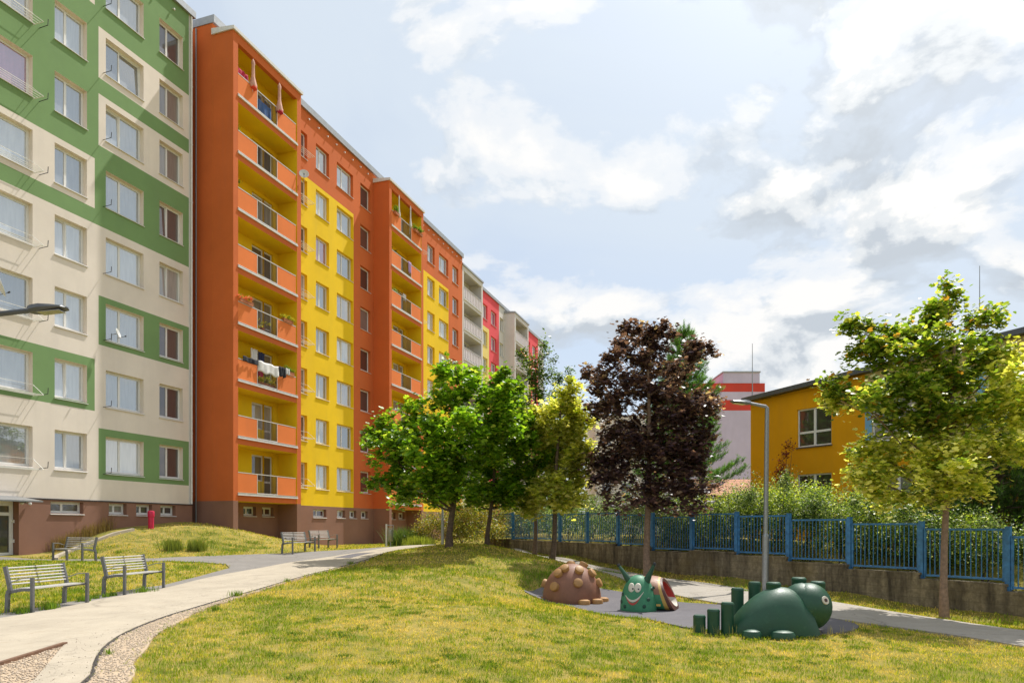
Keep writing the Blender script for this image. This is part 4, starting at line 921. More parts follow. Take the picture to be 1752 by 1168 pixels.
tree('maple_tree', (-.97, 27.0), (-.6, 27.0, 5.0), .09, .04, TREE_B, 90, .155, GRN, (2.5, 3, 1.5, 2, .5), 'green maple with a straight thin dark trunk beside the leaning one', group='trees along the fence and path', fork=.35)
tree('young_tree', (1.0, 31.5), (1.1, 31.2, 8.6), .09, .03, TREE_C, 100, .14, DRK, (3, 3, 1.6, 1), 'taller dark green tree with a thin sparse top rising behind the green maples', group='trees along the fence and path', shape=(OVAL, OVAL_F), per=15)
tree('variegated_maple', (1.5, 26.4), (1.85, 26.3, 6.2), .10, .04, TREE_D, 190, .14, YEL, (3, 3, 3, .8, 1), 'pale yellow green variegated maple between the green maples and the purple one', group='trees along the fence and path', fork=.4)
tree('purple_maple', (4.78, 24.7), (4.75, 24.5, 7.2), .125, .045, PURPLE, 78, .14, PUR, (3, 3, 2.6, 1.2, .5), 'dark purple leaved maple standing in front of the blue fence', group='trees along the fence and path', bark='barkl', fork=.36)
def ycol(pts, c, sv): return c
rt = tree('variegated_maple', (10.2, 16.55), (10.32, 16.4, 6.2), .09, .03, RIGHT_G, 118, .12, [(.14, .24, .026), (.09, .16, .018), (.26, .36, .05), (.52, .54, .12), (.36, .20, .04)], (2.6, 1.8, 2.6, 1.7, .3), 'large maple at the right edge with a dark green top and creamy yellow lower branches', group='trees along the fence and path', bark='barkl', fork=.38)
pts, ax, sv = crown_points(RIGHT_Y, 150, 16, .42); zo = np.array([10.2, 16.55, H(10.2, 16.55) - .05])
leaves_mesh('variegated_foliage', pts - zo, RNG.uniform(.065, .15, len(pts)), leafcols(len(pts), [(.68, .68, .18), (.54, .58, .11), (.80, .78, .36), (.20, .30, .04), (.38, .45, .07)], (2.8, 2.8, 2.4, 2.6, 2.6), sv), (MAPLE, MAPLE_F), rt, up=.5)
mbx = MB()
for (x, y, z, rh, rv) in RIGHT_Y:
    s = Vector((10.25, 16.5, min(4.2, max(2.2, z - .8)))); e = Vector((x, y, z)); mm = s.lerp(e, .5) + Vector((0, 0, -.1)); mbx.tube([s - Vector(zo), mm - Vector(zo), e - Vector(zo)], [.035, .022, .01], 5)
mbx.build('limb', M['barkl'], rt)

# ---- pines: needle tufts along whorled branches
def pine(x, y, h, spread, label, z0=None, low=.12, dark=1., bark='bark', dens=1.):
    zb = H(x, y) - .05; root = empty('pine_tree', (x, y, zb), 0, label, 'tree', 'pines behind the fence')
    mb = MB(); mb.tube([(0, 0, 0), (.05, 0, h * .5), (0, .04, h)], [.13, .08, .015], 8); P_ = []; A_ = []
    z = h * low
    while z < h * .97:
        u = (z - h * low) / (h * (1 - low)); L = spread * (1 - u) ** .75 * random.uniform(.75, 1.1) + .15; nb = 7 if u < .8 else 5
        for k in range(nb):
            a = 6.283 * k / nb + random.uniform(-.4, .4); l = L * random.uniform(.7, 1.1); rise = .25 + .35 * u
            p0 = Vector((0, 0, z)); p1 = Vector((math.cos(a) * l * .6, math.sin(a) * l * .6, z + l * .05)); p2 = Vector((math.cos(a) * l, math.sin(a) * l, z + l * rise))
            mb.tube([p0, p1, p2], [.028, .018, .008], 5, 0, False)
            m_ = int((10 + l * 16) * dens)
            for q in range(m_):
                t = random.uniform(.25, 1.03); p = p0.lerp(p1, t / .6) if t < .6 else p1.lerp(p2, (t - .6) / .4)
                d = Vector((math.cos(a) + random.gauss(0, .5), math.sin(a) + random.gauss(0, .5), .9 + random.random() * .8)).normalized(); p = p + Vector((random.gauss(0, .08), random.gauss(0, .08), random.gauss(0, .05)))
                P_.append((p, d))
        z += h * (.055 if dens < 2 else .042)
    for q in range(20): P_.append((Vector((random.gauss(0, .05), random.gauss(0, .05), h * random.uniform(.9, 1.02))), Vector((0, 0, 1))))
    mb.build('trunk', M[bark], root)
    nn = 16; pos = np.array([tuple(p) for p, d in P_]); dv = np.array([tuple(d) for p, d in P_]); n = len(pos)
    sh = RNG.uniform(0, .26, (n, nn, 1)); pos2 = (pos[:, None] + dv[:, None] * sh).reshape(-1, 3)
    ax = (dv[:, None] + RNG.normal(0, .55, (n, nn, 3))).reshape(-1, 3)
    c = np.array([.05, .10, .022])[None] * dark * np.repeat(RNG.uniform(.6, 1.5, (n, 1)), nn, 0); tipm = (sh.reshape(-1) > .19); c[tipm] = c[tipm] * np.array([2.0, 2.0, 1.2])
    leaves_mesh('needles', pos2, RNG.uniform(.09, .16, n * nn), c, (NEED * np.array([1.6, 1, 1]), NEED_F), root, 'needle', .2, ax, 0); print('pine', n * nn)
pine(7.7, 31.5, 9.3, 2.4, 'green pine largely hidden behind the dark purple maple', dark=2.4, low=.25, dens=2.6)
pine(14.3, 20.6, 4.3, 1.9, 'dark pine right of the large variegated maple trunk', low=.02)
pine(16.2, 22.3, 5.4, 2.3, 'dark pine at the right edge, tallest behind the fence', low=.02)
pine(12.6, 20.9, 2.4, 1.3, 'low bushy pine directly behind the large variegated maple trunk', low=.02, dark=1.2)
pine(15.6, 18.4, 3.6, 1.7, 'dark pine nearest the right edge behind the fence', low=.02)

# ---- shrubs
def shrub(name, lobes, dens, size, palette, weights, label, cat='shrub', group=None, up=.25, per=18, shoot=.45, shape=(OVAL, OVAL_F), stems=True, m='leaf', droop=-.2):
    cx, cy = sum(l[0] for l in lobes) / len(lobes), sum(l[1] for l in lobes) / len(lobes); z0 = H(cx, cy) - .05
    root = empty(name, (cx, cy, z0), 0, label, cat, group); o_ = np.array([cx, cy, z0])
    if stems:
        mb = MB()
        for (x, y, z, rh, rv) in lobes:
            for q in range(3):
                b = Vector((x + random.gauss(0, .25) * rh, y + random.gauss(0, .2) * rh, H(x, y) - .03)); e = Vector((x + random.gauss(0, .5) * rh, y + random.gauss(0, .4) * rh, z + rv * random.uniform(0, .7)))
                mb.tube([b - Vector(o_), (b.lerp(e, .5) + Vector((random.gauss(0, .08), 0, 0))) - Vector(o_), e - Vector(o_)], [.022, .015, .006], 5, 0, False)
        mb.build('stem', M['bark'], root)
    pts, ax, sv = crown_points(lobes, dens, per, shoot, .3, sat=1); n = len(pts)
    leaves_mesh('foliage', pts - o_, RNG.uniform(size * .6, size * 1.3, n), leafcols(n, palette, weights, sv), shape, root, m, up, droop=droop); print(name, n); return root
HEDG = [(.27, .37, .03), (.40, .48, .06), (.13, .22, .03), (.50, .56, .20), (.06, .11, .02)]
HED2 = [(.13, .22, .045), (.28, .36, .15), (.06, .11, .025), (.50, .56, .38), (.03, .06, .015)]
hedge_l = []; low_l = []
tops = {-.6: 1.9, -.3: 1.7, 0: 1.6, .5: 1.75, 1: 2.0, 1.5: 2.4, 2: 2.6, 2.5: 2.7, 3: 2.8, 3.5: 3.1, 4: 3.2, 4.5: 3.1, 5: 3.0, 5.5: 2.85, 6: 2.75}
def fpt(t, off): return (f0.x + FD.x * 2 * t + FN.x * off, f0.y + FD.y * 2 * t + FN.y * off)
for t, zt in tops.items():
    x, y = fpt(t, 1.1); low_l.append((x, y, .55 * zt + .2, .62, .62 * zt * .7))
    x, y = fpt(t, 2.1)
    if t > .8: hedge_l.append((x, y, zt - .95, .85, .95)); x, y = fpt(t, 3.1); hedge_l.append((x, y, zt - .8, .8, .85))
shrub('hedge', hedge_l, 270, .08, HEDG, (3, 3, 2, 1.6, 1), 'tall bright green hedge behind the blue fence in front of the yellow building', 'hedge', shoot=.6, per=20)
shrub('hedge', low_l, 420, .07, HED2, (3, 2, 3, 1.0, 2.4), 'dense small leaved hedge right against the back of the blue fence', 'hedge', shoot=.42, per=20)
l = []
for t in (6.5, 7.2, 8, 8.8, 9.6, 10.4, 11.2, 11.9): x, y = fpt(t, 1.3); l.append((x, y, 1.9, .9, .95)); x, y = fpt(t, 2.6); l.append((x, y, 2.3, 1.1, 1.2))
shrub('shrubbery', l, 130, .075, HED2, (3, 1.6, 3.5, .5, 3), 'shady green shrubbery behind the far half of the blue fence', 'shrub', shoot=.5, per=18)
GOLD = [(.30, .29, .05), (.20, .24, .04), (.40, .33, .07), (.34, .20, .06), (.11, .15, .025)]
l = [(-3.6, 34.6, 1.7, 1.1, 1.0), (-2.6, 35.2, 2.0, 1.2, 1.2), (-1.6, 35.6, 2.2, 1.1, 1.2), (-.6, 35.9, 1.9, 1.0, 1.1), (-4.4, 35.2, 1.4, .8, .7), (.1, 37.0, 1.8, 1.0, 1.1), (-1.1, 34.6, 1.3, .9, .6), (-2.6, 34.2, 1.3, .9, .6)]
shrub('shrub', l, 230, .09, GOLD, (3, 3, 2, 1.2, 2), 'wide golden green shrub behind the two maple trunks', 'shrub', 'shrubs where the path turns behind the ridge', shoot=.55, per=16, droop=.3)
shrub('shrub', [(-4.55, 34.9, 1.0, .55, .5), (-5.0, 35.0, .9, .4, .4)], 150, .09, [(.07, .12, .03), (.12, .18, .04), (.2, .24, .08)], (2, 2, 1), 'small round green shrub between the tall reed grass and the golden shrub', 'shrub', 'shrubs where the path turns behind the ridge')
tuft('ornamental_grass', [(-5.4, 35.4, 1.4), (-5.15, 35.2, 1.0)], 'tall arching ornamental grass by the second balcony stack', 'grass clump', None, (.5, 1.05), .3, 520, .03, (.07, .13, .035), .95)
tuft('ornamental_grass', [(-4.55, 33.2, 1.0), (-4.1, 33.3, .9)], 'low bright green ornamental grass beside the path end', 'grass clump', None, (.35, .65), .25, 500, .02, (.26, .32, .05), .5)
# red leaved sapling by the yellow building
shrub('red_sapling', [(12.6, 32.6, 4.3, .35, .5), (12.55, 32.6, 3.5, .45, .5), (12.75, 32.7, 5.1, .25, .35), (12.3, 32.6, 2.9, .5, .4), (14.2, 32.0, 3.2, .5, .3)], 130, .11, [(.20, .035, .04), (.30, .07, .06), (.12, .03, .03)], (2, 1.5, 1.5), 'thin sapling with dark red leaves in front of the yellow wall', 'tree', None, shoot=.4, per=14, droop=.2)
# dark low background foliage behind trees so that ground does not end bare: tree belt far off
def far_trees():
    l = []
    for (x, y, r, z) in ((-2.0, 44, 2.2, 2.6), (1.5, 46, 2.4, 3.2), (4.5, 42, 2.2, 3.0), (7.5, 41, 2.2, 3.2), (10.5, 42, 2.0, 3.0)): l.append((x, y, z * .62, r, z * .62))
    shrub('background_shrubs', l, 60, .16, DRK, (3, 3, 1, 2), 'mass of dark green bushes far behind the fence and trunks', 'bushes', shoot=.7, per=16)
far_trees()

# ------------------------------------------------------------------ benches
def make_bench(loc, rz, label):
    """local x along the bench, local y = backwards; width 1.45 m"""
    root = empty('park_bench', loc, rz, label, 'bench', 'grey metal benches beside the paths'); W_ = 1.45
    def sec(name, pts, w, h, m='bench'):
        mb = MB()
        for a, b in zip(pts, pts[1:]): mb.bar(a, b, w, h)
        return mb.build(name, M[m], root)
    for x in (.03, W_ - .03):
        sec('leg', [(x, 0, -.03), (x, 0, .66)], .05, .055)
        sec('leg', [(x, .52, -.03), (x, .505, .36), (x, .47, .415)], .05, .07)
        sec('seat_frame', [(x, .03, .435), (x, .2, .43), (x, .38, .40), (x, .49, .375)], .045, .05)
        sec('back_upright', [(x, .44, .36), (x, .47, .50), (x, .56, .86)], .045, .07)
        mb = MB(); mb.tube([(x, 0, .655), (x, .2, .645), (x, .475, .56)], .009, 6); mb.build('armrest', M['steel'], root)
    mb = MB()
    for k in range(9):
        y = .05 + .05 * k; z = .452 - (.03 if k > 5 else 0) * (k - 5) / 3
        mb.bar((.06, y, z), (W_ - .06, y, z), .032, .022)
    mb.build('seat', M['slat'], root)
    mb = MB()
    for k in range(6):
        z = .53 + .06 * k; y = .455 + (z - .5) * .25
        mb.tube([(.03, y, z), (W_ - .03, y, z)], .014, 8)
    mb.build('backrest', M['slat'], root)
    mb = MB()
    for x in (W_ * .47,):
        for k in range(6): z = .53 + .06 * k; y = .455 + (z - .5) * .25; mb.box(x, x + .03, y - .012, y + .022, z - .02, z + .02)
    mb.build('back_clip', M['dark'], root)
    return root
# facing +X benches: local x runs away from the viewer, local y points to -X
def bench_at(x, y, dx, dy, label, src=None):
    """front left leg at x, y; bench runs along (dx, dy)"""
    a = math.atan2(dy, dx); xm, ym = x + dx * .7, y + dy * .7; z = H(xm, ym)
    if src is None: return make_bench((x, y, z), a, label)
    c = copy_tree(src); c.location = (x, y, z); c.rotation_euler = (0, 0, a); c['label'] = label; return c
def unit(x, y): l = math.hypot(x, y); return x / l, y / l
b1 = bench_at(-8.88, 12.95, *unit(.13, 1), 'grey slatted metal bench nearest the viewer, at the left edge of the pale path')
bench_at(-8.72, 15.75, *unit(.14, 1), 'grey slatted metal bench on the pale path edge, second from the viewer', b1)
bench_at(-8.75, 27.9, *unit(.38, .92), 'grey slatted metal bench where the grey path fork meets the lawn, before the brown plinth', b1)
bench_at(-8.95, 32.4, *unit(.38, .92), 'most distant grey bench, half hidden behind another, beneath the yellow wall', b1)
bench_at(-16.05, 24.5, *unit(.94, -.34), 'grey metal bench by the mound below the brown plinth, next to the entrance door', b1)

# ------------------------------------------------------------------ lamps
M['dgrey'] = mat_plain('dark_grey_lamp', (.075, .08, .09), .45, .3)
def lamp(x, y, h, arm, adir, label, r=.055, lean=(0, 0), hm='steel'):
    z = H(x, y); root = empty('street_lamp', (x, y, z), 0, label, 'street lamp', 'grey street lamps'); a = Vector((*adir, 0))
    top = Vector((lean[0], lean[1], h))
    mb = MB(); mb.tube([(0, 0, -.3), top * .3], [r * 1.45, r * 1.4], 14); mb.tube([top * .3, top * .31, top * .315], [r * 1.4, r * 1.2, r], 14); mb.tube([top * .315, top * .75, top], [r, r * .95, r * .85], 14)
    mb.tube([(0, 0, -.02), (0, 0, .04)], .16, 14)
    mb.build('pole', M['steel'], root)
    mb = MB(); e = top + a * arm + Vector((0, 0, .10 * arm + .06)); mb.tube([top + Vector((0, 0, -.02)), top + Vector((0, 0, .035)) + a * .05, e], [r * .8, r * .72, r * .6], 10); mb.build('arm', M[hm], root)
    mb = MB(); s = Vector((-a.y, a.x, 0)); up = Vector((0, 0, 1)); L = .62
    prof = [(0, .05, .06, -.03), (.06, .09, .075, -.045), (.22, .15, .075, -.05), (.42, .16, .05, -.03), (.60, .13, .025, -.01), (.64, .05, .02, 0)]
    vs = []
    for t, w, u1, d1 in prof:
        c = e + a * t + up * (.04 * t / L)
        vs += [c + s * w, c + s * (w * .7) + up * u1, c - s * (w * .7) + up * u1, c - s * w, c - s * (w * .8) + up * d1, c + s * (w * .8) + up * d1]
    fs = []
    for k in range(len(prof) - 1):
        for j in range(6): fs.append((k * 6 + j, k * 6 + (j + 1) % 6, (k + 1) * 6 + (j + 1) % 6, (k + 1) * 6 + j))
    fs.append((5, 4, 3, 2, 1, 0)); fs.append(tuple((len(prof) - 1) * 6 + j for j in range(6)))
    mb.add(vs, fs); hd = mb.build('lamp_head', M[hm], root)
    mb = MB(); c0 = e + a * .2 + up * (-.038); c1 = e + a * .56 + up * (-.002); mb.add([c0 + s * .1, c0 - s * .1, c1 - s * .09, c1 + s * .09, c0 + s * .1 - up * .012, c0 - s * .1 - up * .012, c1 - s * .09 - up * .012, c1 + s * .09 - up * .012], [(0, 1, 2, 3), (7, 6, 5, 4), (0, 4, 5, 1), (1, 5, 6, 2), (2, 6, 7, 3), (3, 7, 4, 0)]); mb.build('lens', M['paned'], hd)
    return root
lamp(7.65, 21.2, 5.55, .55, (-.98, -.18), 'tall grey street lamp before the blue fence, head turned left over the path', .07, (.06, 0))
lamp(-10.1, 11.6, 4.9, 2.1, (1, .0), 'street lamp whose head and arm reach in at the left edge of the photo', .07, hm='dgrey')
mb = MB(); z = H(-3.0, 30.3); root = empty('pole', (-3.0, 30.3, z), 0, 'slim grey steel pole beside the leaning maple trunk', 'pole')
mb.tube([(0, 0, -.2), (0, 0, 1.1)], [.06, .06], 12); mb.tube([(0, 0, 1.1), (0, 0, 1.15), (0, 0, 4.4)], [.06, .042, .036], 12); mb.build('post', M['steel'], root)
mb = MB(); mb.tube([(0, 0, 4.4), (0, 0, 4.5)], [.05, .03], 12); mb.build('cap', M['steel'], root)

# ------------------------------------------------------------------ litter bin
bx, by = -6.02, 33.6; root = empty('litter_bin', (bx, by, H(bx, by)), 0, 'small grey litter bin on a post in front of the second balcony stack', 'litter bin')
mb = MB(); mb.bar((0, 0, -.2), (0, 0, 1.15), .07, .05); mb.build('post', M['rail'], root)
mb = MB(); mb.lathe([(.11, .32), (.125, .34), (.125, .88), (.118, .88), (.118, .36)], 20, c=(.2, 0, 0)); mb.build('bucket', M['steel'], root)
mb = MB(); mb.bar((.04, 0, 1.10), (.33, 0, 1.10), .03, .03); mb.bar((.33, 0, .86), (.33, 0, 1.11), .02, .02); mb.bar((.2, 0, -.2), (.2, 0, .33), .03, .03); mb.bar((.04, 0, .92), (.33, 0, .92), .02, .02); mb.build('bracket', M['steel'], root)
# ------------------------------------------------------------------ vent pipe
vx, vy = -15.85, 30.8; root = empty('vent_pipe', (vx, vy, H(vx, vy)), 0, 'short magenta red pipe standing on the mound before the brown plinth', 'pipe')
mb = MB(); mb.lathe([(.115, -.1), (.115, .54)], 20); mb.build('tube', M['redpipe'], root)
mb = MB(); mb.lathe([(.135, .5), (.14, .52), (.14, .72), (.125, .76), (.05, .775), (.001, .778)], 20); mb.build('cap', M['redpipe'], root)
# concrete edging of the mound
mb = MB(); pe = [(-16.4, 25.2), (-16.9, 26.0), (-17.05, 27.0), (-16.85, 28.0), (-16.5, 29.1), (-16.2, 30.0)]
for a, b in zip(pe, pe[1:]): mb.bar((*a, H(*a) + .01), (*b, H(*b) + .01), .16, .16)
tag(mb.build('concrete_edging', M['concrete']), 'pale concrete edging climbing the mound in front of the brown plinth', 'edging')

# ------------------------------------------------------------------ things on the balconies
def at(s, q, z): return Vector(W3(s, q, z))
def parasol(s, z0, z1, label, cloth, r=.12, trim=None):
    p = at(s, LQ - .03, z0); root = empty('parasol', p, RZ, label, 'parasol', 'folded parasols on top floor balconies'); h = z1 - z0
    mb = MB(); mb.tube([(0, .08, -.5), (0, 0, h * .2), (0, 0, h)], .018, 8); mb.build('pole', M['sill'], root)
    mb = MB(); n = 16; rings = [(.0, r * 1.6), (.08, r * 1.75), (.3, r * 1.0), (.42, r * .72), (.6, r * .7), (.78, r * .62), (.86, r * .85), (.95, r * .4), (1.0, .01)]; vs = []; fs = []
    for t, rr in rings:
        for k in range(n): a = 6.283 * k / n; q_ = rr * (1 + .28 * (k % 2)); vs.append((q_ * math.cos(a), q_ * math.sin(a) * .8, t * h))
    for i in range(len(rings) - 1):
        for k in range(n): fs.append((i * n + k, i * n + (k + 1) % n, (i + 1) * n + (k + 1) % n, (i + 1) * n + k))
    fs.append(tuple(range(n - 1, -1, -1))); mb.add(vs, fs, 0, True); mb.build('canopy', cloth, root, sharp=False)
    if trim: mb = MB(); mb.lathe([(r * 1.4, -.03), (r * 1.75, .0), (r * 1.6, .10)], 16); mb.build('valance', trim, root)
pk = mat_plain('pink_cloth', (.60, .33, .26), .9, var=.2); pr = mat_plain('red_cloth', (.62, .06, .03), .9); wh = mat_plain('white_cloth', (.66, .64, .62), .9); bk = mat_plain('black_cloth', (.015, .016, .022), .9)
bl = mat_plain('blue_cloth', (.05, .15, .42), .9); nv = mat_plain('navy_cloth', (.02, .025, .07), .9); mg = mat_plain('crimson_cloth', (.45, .015, .06), .9); lv = mat_plain('lavender_cloth', (.42, .28, .52), .9)
parasol(29.45, 23.75, 25.25, 'folded pink parasol, left of the pair on the top orange balcony', pk, .11, pr)
parasol(31.55, 23.7, 25.3, 'folded pink parasol, right of the pair on the top orange balcony', pk, .11, mg)
parasol(45.1, 23.8, 25.4, 'folded white parasol, left of the pair on the second top balcony', wh, .06)
parasol(46.9, 23.8, 25.4, 'folded white parasol, right of the pair on the second top balcony', wh, .06)
def cloth(name, s0, s1, q, z0, z1, m, label, cat='laundry', group='laundry hung on the balconies', seed=0):
    rg = random.Random(seed); n = 14; k = 6; vs = []; fs = []; o = at(s0, q, z1)
    for i in range(n + 1):
        for j in range(k + 1):
            u, v = i / n, j / k; y = .035 * math.sin(u * 9 + seed) * v + .02 * math.sin(u * 23 + seed * 2); vs.append(((s1 - s0) * u, y, -(z1 - z0) * v * (1 - .12 * abs(math.sin(u * 6 + seed))) + .02 * math.sin(u * 14)))
    for i in range(n):
        for j in range(k): a = i * (k + 1) + j; fs.append((a, a + k + 1, a + k + 2, a + 1))
    mb = MB(); mb.add(vs, fs, 0, True); ob_ = mb.build(name, m, None, sharp=False); ob_.location = o; ob_.rotation_euler = (0, 0, RZ); tag(ob_, label, cat, group)
    sm = ob_.modifiers.new('thickness', 'SOLIDIFY'); sm.thickness = .012
k2 = FLOOR[2]; k7 = FLOOR[7]
cloth('bed_sheet', 29.75, 31.35, LQ - .12, k2 + .62, k2 + 1.22, wh, 'white bed sheet hung over the third orange balcony rail', seed=1)
cloth('laundry', 31.35, 31.95, LQ - .14, k2 + .72, k2 + 1.28, bk, 'black garment hung right of the white sheet', seed=2)
cloth('laundry', 31.97, 32.3, LQ - .12, k2 + .95, k2 + 1.3, wh, 'small pale garment at the right end of the third balcony rail', seed=9)
cloth('laundry', 28.6, 29.72, LQ - .1, k2 + .92, k2 + 1.2, bk, 'dark laundry lying over the left of the third balcony rail', seed=3)
cloth('laundry', 30.1, 30.6, 24.4, k2 + 1.35, k2 + 2.0, wh, 'white shirt drying inside the third balcony', seed=4)
cloth('laundry', 30.65, 31.2, 24.4, k2 + 1.35, k2 + 1.95, nv, 'navy garment drying inside the third balcony', seed=5)
cloth('laundry', 29.95, 30.55, 24.0, k2 + .35, k2 + .95, mg, 'crimson towel behind the railing of the third balcony', seed=6)
cloth('laundry', 30.3, 31.3, 24.1, k7 + .1, k7 + .95, bl, 'blue laundry behind the railing of the top balcony', seed=7)
cloth('laundry', 28.5, 29.35, 23.95, k7 + 1.02, k7 + 1.5, mg, 'crimson cloth hanging at the left of the top balcony', seed=8)
cloth('laundry', 46.55, 46.95, 23.72, FLOOR[6] + .2, FLOOR[6] + 1.1, lv, 'lavender cloth over the railing of the second stack', seed=10)
cloth('laundry', 46.6, 47.1, 24.2, FLOOR[5] + 1.1, FLOOR[5] + 1.6, wh, 'white shirts drying in the second balcony stack', seed=11)
def potted(s, q, z, r, h, label, pal, w=(2, 2, 1), box=None, grp='potted plants on the balconies', size=.07, dens=160):
    p = at(s, q, z); root = empty('potted_plant', p, RZ, label, 'potted plant', grp)
    mb = MB()
    if box: mb.box(-box / 2, box / 2, -.09, .09, 0, .17); mb.box(-box / 2 - .01, box / 2 + .01, -.1, .1, .15, .18)
    else: mb.lathe([(.09, 0), (.13, .22), (.15, .22), (.15, .25), (.12, .25)], 14)
    mb.build('pot', M['terra'], root)
    lob = [(0, 0, .25 + h / 2, r, h / 2)] if not box else [(x_, 0, .2 + h / 2, box / 4, h / 2) for x_ in (-box / 3, 0, box / 3)]
    pts, ax, sv = crown_points(lob, dens, 10, .16, .1); leaves_mesh('leaves', pts, RNG.uniform(size * .6, size * 1.3, len(pts)), leafcols(len(pts), pal, w, sv), (OVAL, OVAL_F), root)
PG = [(.07, .16, .03), (.13, .24, .04), (.25, .34, .06)]; PR = [(.10, .2, .03), (.75, .06, .12), (.7, .3, .35)]; PY = [(.12, .2, .03), (.5, .45, .06), (.35, .35, .08)]
potted(28.75, 24.2, FLOOR[5] + .7, .2, .65, 'dark potted plant at the left of the sixth balcony', PG)
potted(28.65, 24.1, FLOOR[6] + .85, .12, .3, 'small potted plant at the left of the seventh balcony', PG)
potted(30.5, 24.0, FLOOR[3] + .05, .35, .5, 'bushy pot with yellow green leaves behind the fourth balcony railing', PY)
potted(28.95, LQ + .02, FLOOR[3] + 1.05, .3, .14, 'red flower box on the left of the fourth balcony rail', PR, box=.95)
potted(32.3, LQ + .02, FLOOR[3] + 1.03, .3, .16, 'pale flower box on the right of the fourth balcony rail', PY, box=.8)
potted(30.4, 23.95, k2 + .05, .35, .3, 'yellow flowered pots behind the third balcony railing, left', PY, box=.8)
potted(31.1, 23.98, k2 + .05, .35, .35, 'yellow green pots behind the third balcony railing, right', PY, box=.6)
potted(32.55, LQ + .06, k2 + 1.03, .2, .22, 'small green plant on the right of the third balcony rail', PG, box=.6)
for s_, q_, lb_ in ((44.55, LQ - .12, 'terracotta flower box hung at the left of the second top balcony'), (47.65, LQ - .12, 'terracotta flower box hung right of the railing on the second top balcony'), (48.35, LQ - .12, 'terracotta flower box at the right end of the second top balcony')):
    potted(s_, q_, k7 + .85, .2, .35, lb_, PG, box=.55)
potted(44.7, 24.1, FLOOR[6] + .8, .3, .35, 'dark plants along the left of the seventh floor second stack', [(.03, .05, .02)], (1,), box=.9)
potted(45.0, 24.1, FLOOR[5] + .8, .3, .4, 'green plants along the left of the sixth floor second stack', PG, box=.9)
def dish(p, rz, label, r=.27, tilt=.35):
    root = empty('satellite_dish', p, rz, label, 'satellite dish', 'satellite dishes on the facades'); mb = MB(); n = 24; rings = [(0, 0), (.3, .006), (.6, .028), (.85, .055), (1, .078)]; vs = []; fs = []
    for t, dz in rings[1:]:
        for k in range(n): a = 6.283 * k / n; vs.append((t * r * math.cos(a), -dz * 1.0 * (r / .27), t * r * math.sin(a) * 1.08))
    for i in range(3):
        for k in range(n): fs.append((i * n + k, i * n + (k + 1) % n, (i + 1) * n + (k + 1) % n, (i + 1) * n + k))
    fs.append(tuple(range(n))); mb.add(vs, fs, 0, True); b = mb.build('reflector', M['dish'], root); sm = b.modifiers.new('t', 'SOLIDIFY'); sm.thickness = .008; b.rotation_euler = (-tilt, 0, 0)
    mb = MB(); mb.tube([(0, -.02, -r * .9), (0, -.32, -r * .5)], .01, 6); mb.tube([(0, -.30, -r * .52), (0, -.36, -r * .38)], .03, 8); mb.build('arm', M['dark'], root)
    mb = MB(); mb.tube([(0, .02, 0), (0, .22, -.05), (0, .22, -.3)], .018, 6); mb.build('mount', M['steel'], root)
dish(at(33.42, LQ - .25, 21.25), RZ - .95, 'white satellite dish at the right edge of the upper orange balconies', .27)
dish(at(17.66, GQ - .55, 10.1), RZ + 1.0, 'grey satellite dish cut by the left edge of the photo before a green block window', .36)
dish(at(22.75, GQ - .4, 9.75), RZ + .5, 'small pale satellite dish at the window in the upper green panel', .2)

# ------------------------------------------------------------------ playground figures
def play_mat(name, col, rough=.46, var=.16, chips=.0):
    t = NT(name); tc = t.n('ShaderNodeTexCoord'); p = tc.outputs['Object']; n1 = t.noise(3.0, 6, .7, p); n2 = t.noise(120, 2, .7, p); n3 = t.noise(10, 5, .7, p)
    c = t.mix(t.ramp(n1.outputs[0], [(.3, (0,) * 3), (.7, (1,) * 3)]).outputs[0], tuple(x * (1 - var) for x in col), tuple(min(1, x * (1 + var)) for x in col))
    c = t.mix(t.ramp(n3.outputs[0], [(.56, (0,) * 3), (.74, (.5,) * 3)]).outputs[0], c, tuple(min(1, x * 1.5 + .04) for x in col))
    t.l(c, t.b.inputs['Base Color']); r = t.ramp(n3.outputs[0], [(.3, (rough,) * 3), (.8, (min(1, rough + .25),) * 3)]); t.l(r.outputs[0], t.b.inputs['Roughness'])
    t.bump(n2.outputs[0], .35, .006); return t.mat
PGn = play_mat('play_dark_green', (.009, .062, .030), .36); PSn = play_mat('play_snail_green', (.035, .19, .095)); PSd = play_mat('play_spot_green', (.008, .05, .03))
PBr = play_mat('play_brown', (.205, .085, .048)); PKn = play_mat('play_knob_brown', (.36, .185, .060)); PYe = play_mat('play_yellow', (.48, .30, .07)); PRd = play_mat('play_red', (.42, .04, .035), .3)
PDb = play_mat('play_dark_brown', (.10, .035, .025)); PWh = play_mat('play_white', (.55, .50, .42)); PBk = play_mat('play_black', (.012, .014, .016), .2); PSh = play_mat('play_shell_brown', (.25, .11, .06))
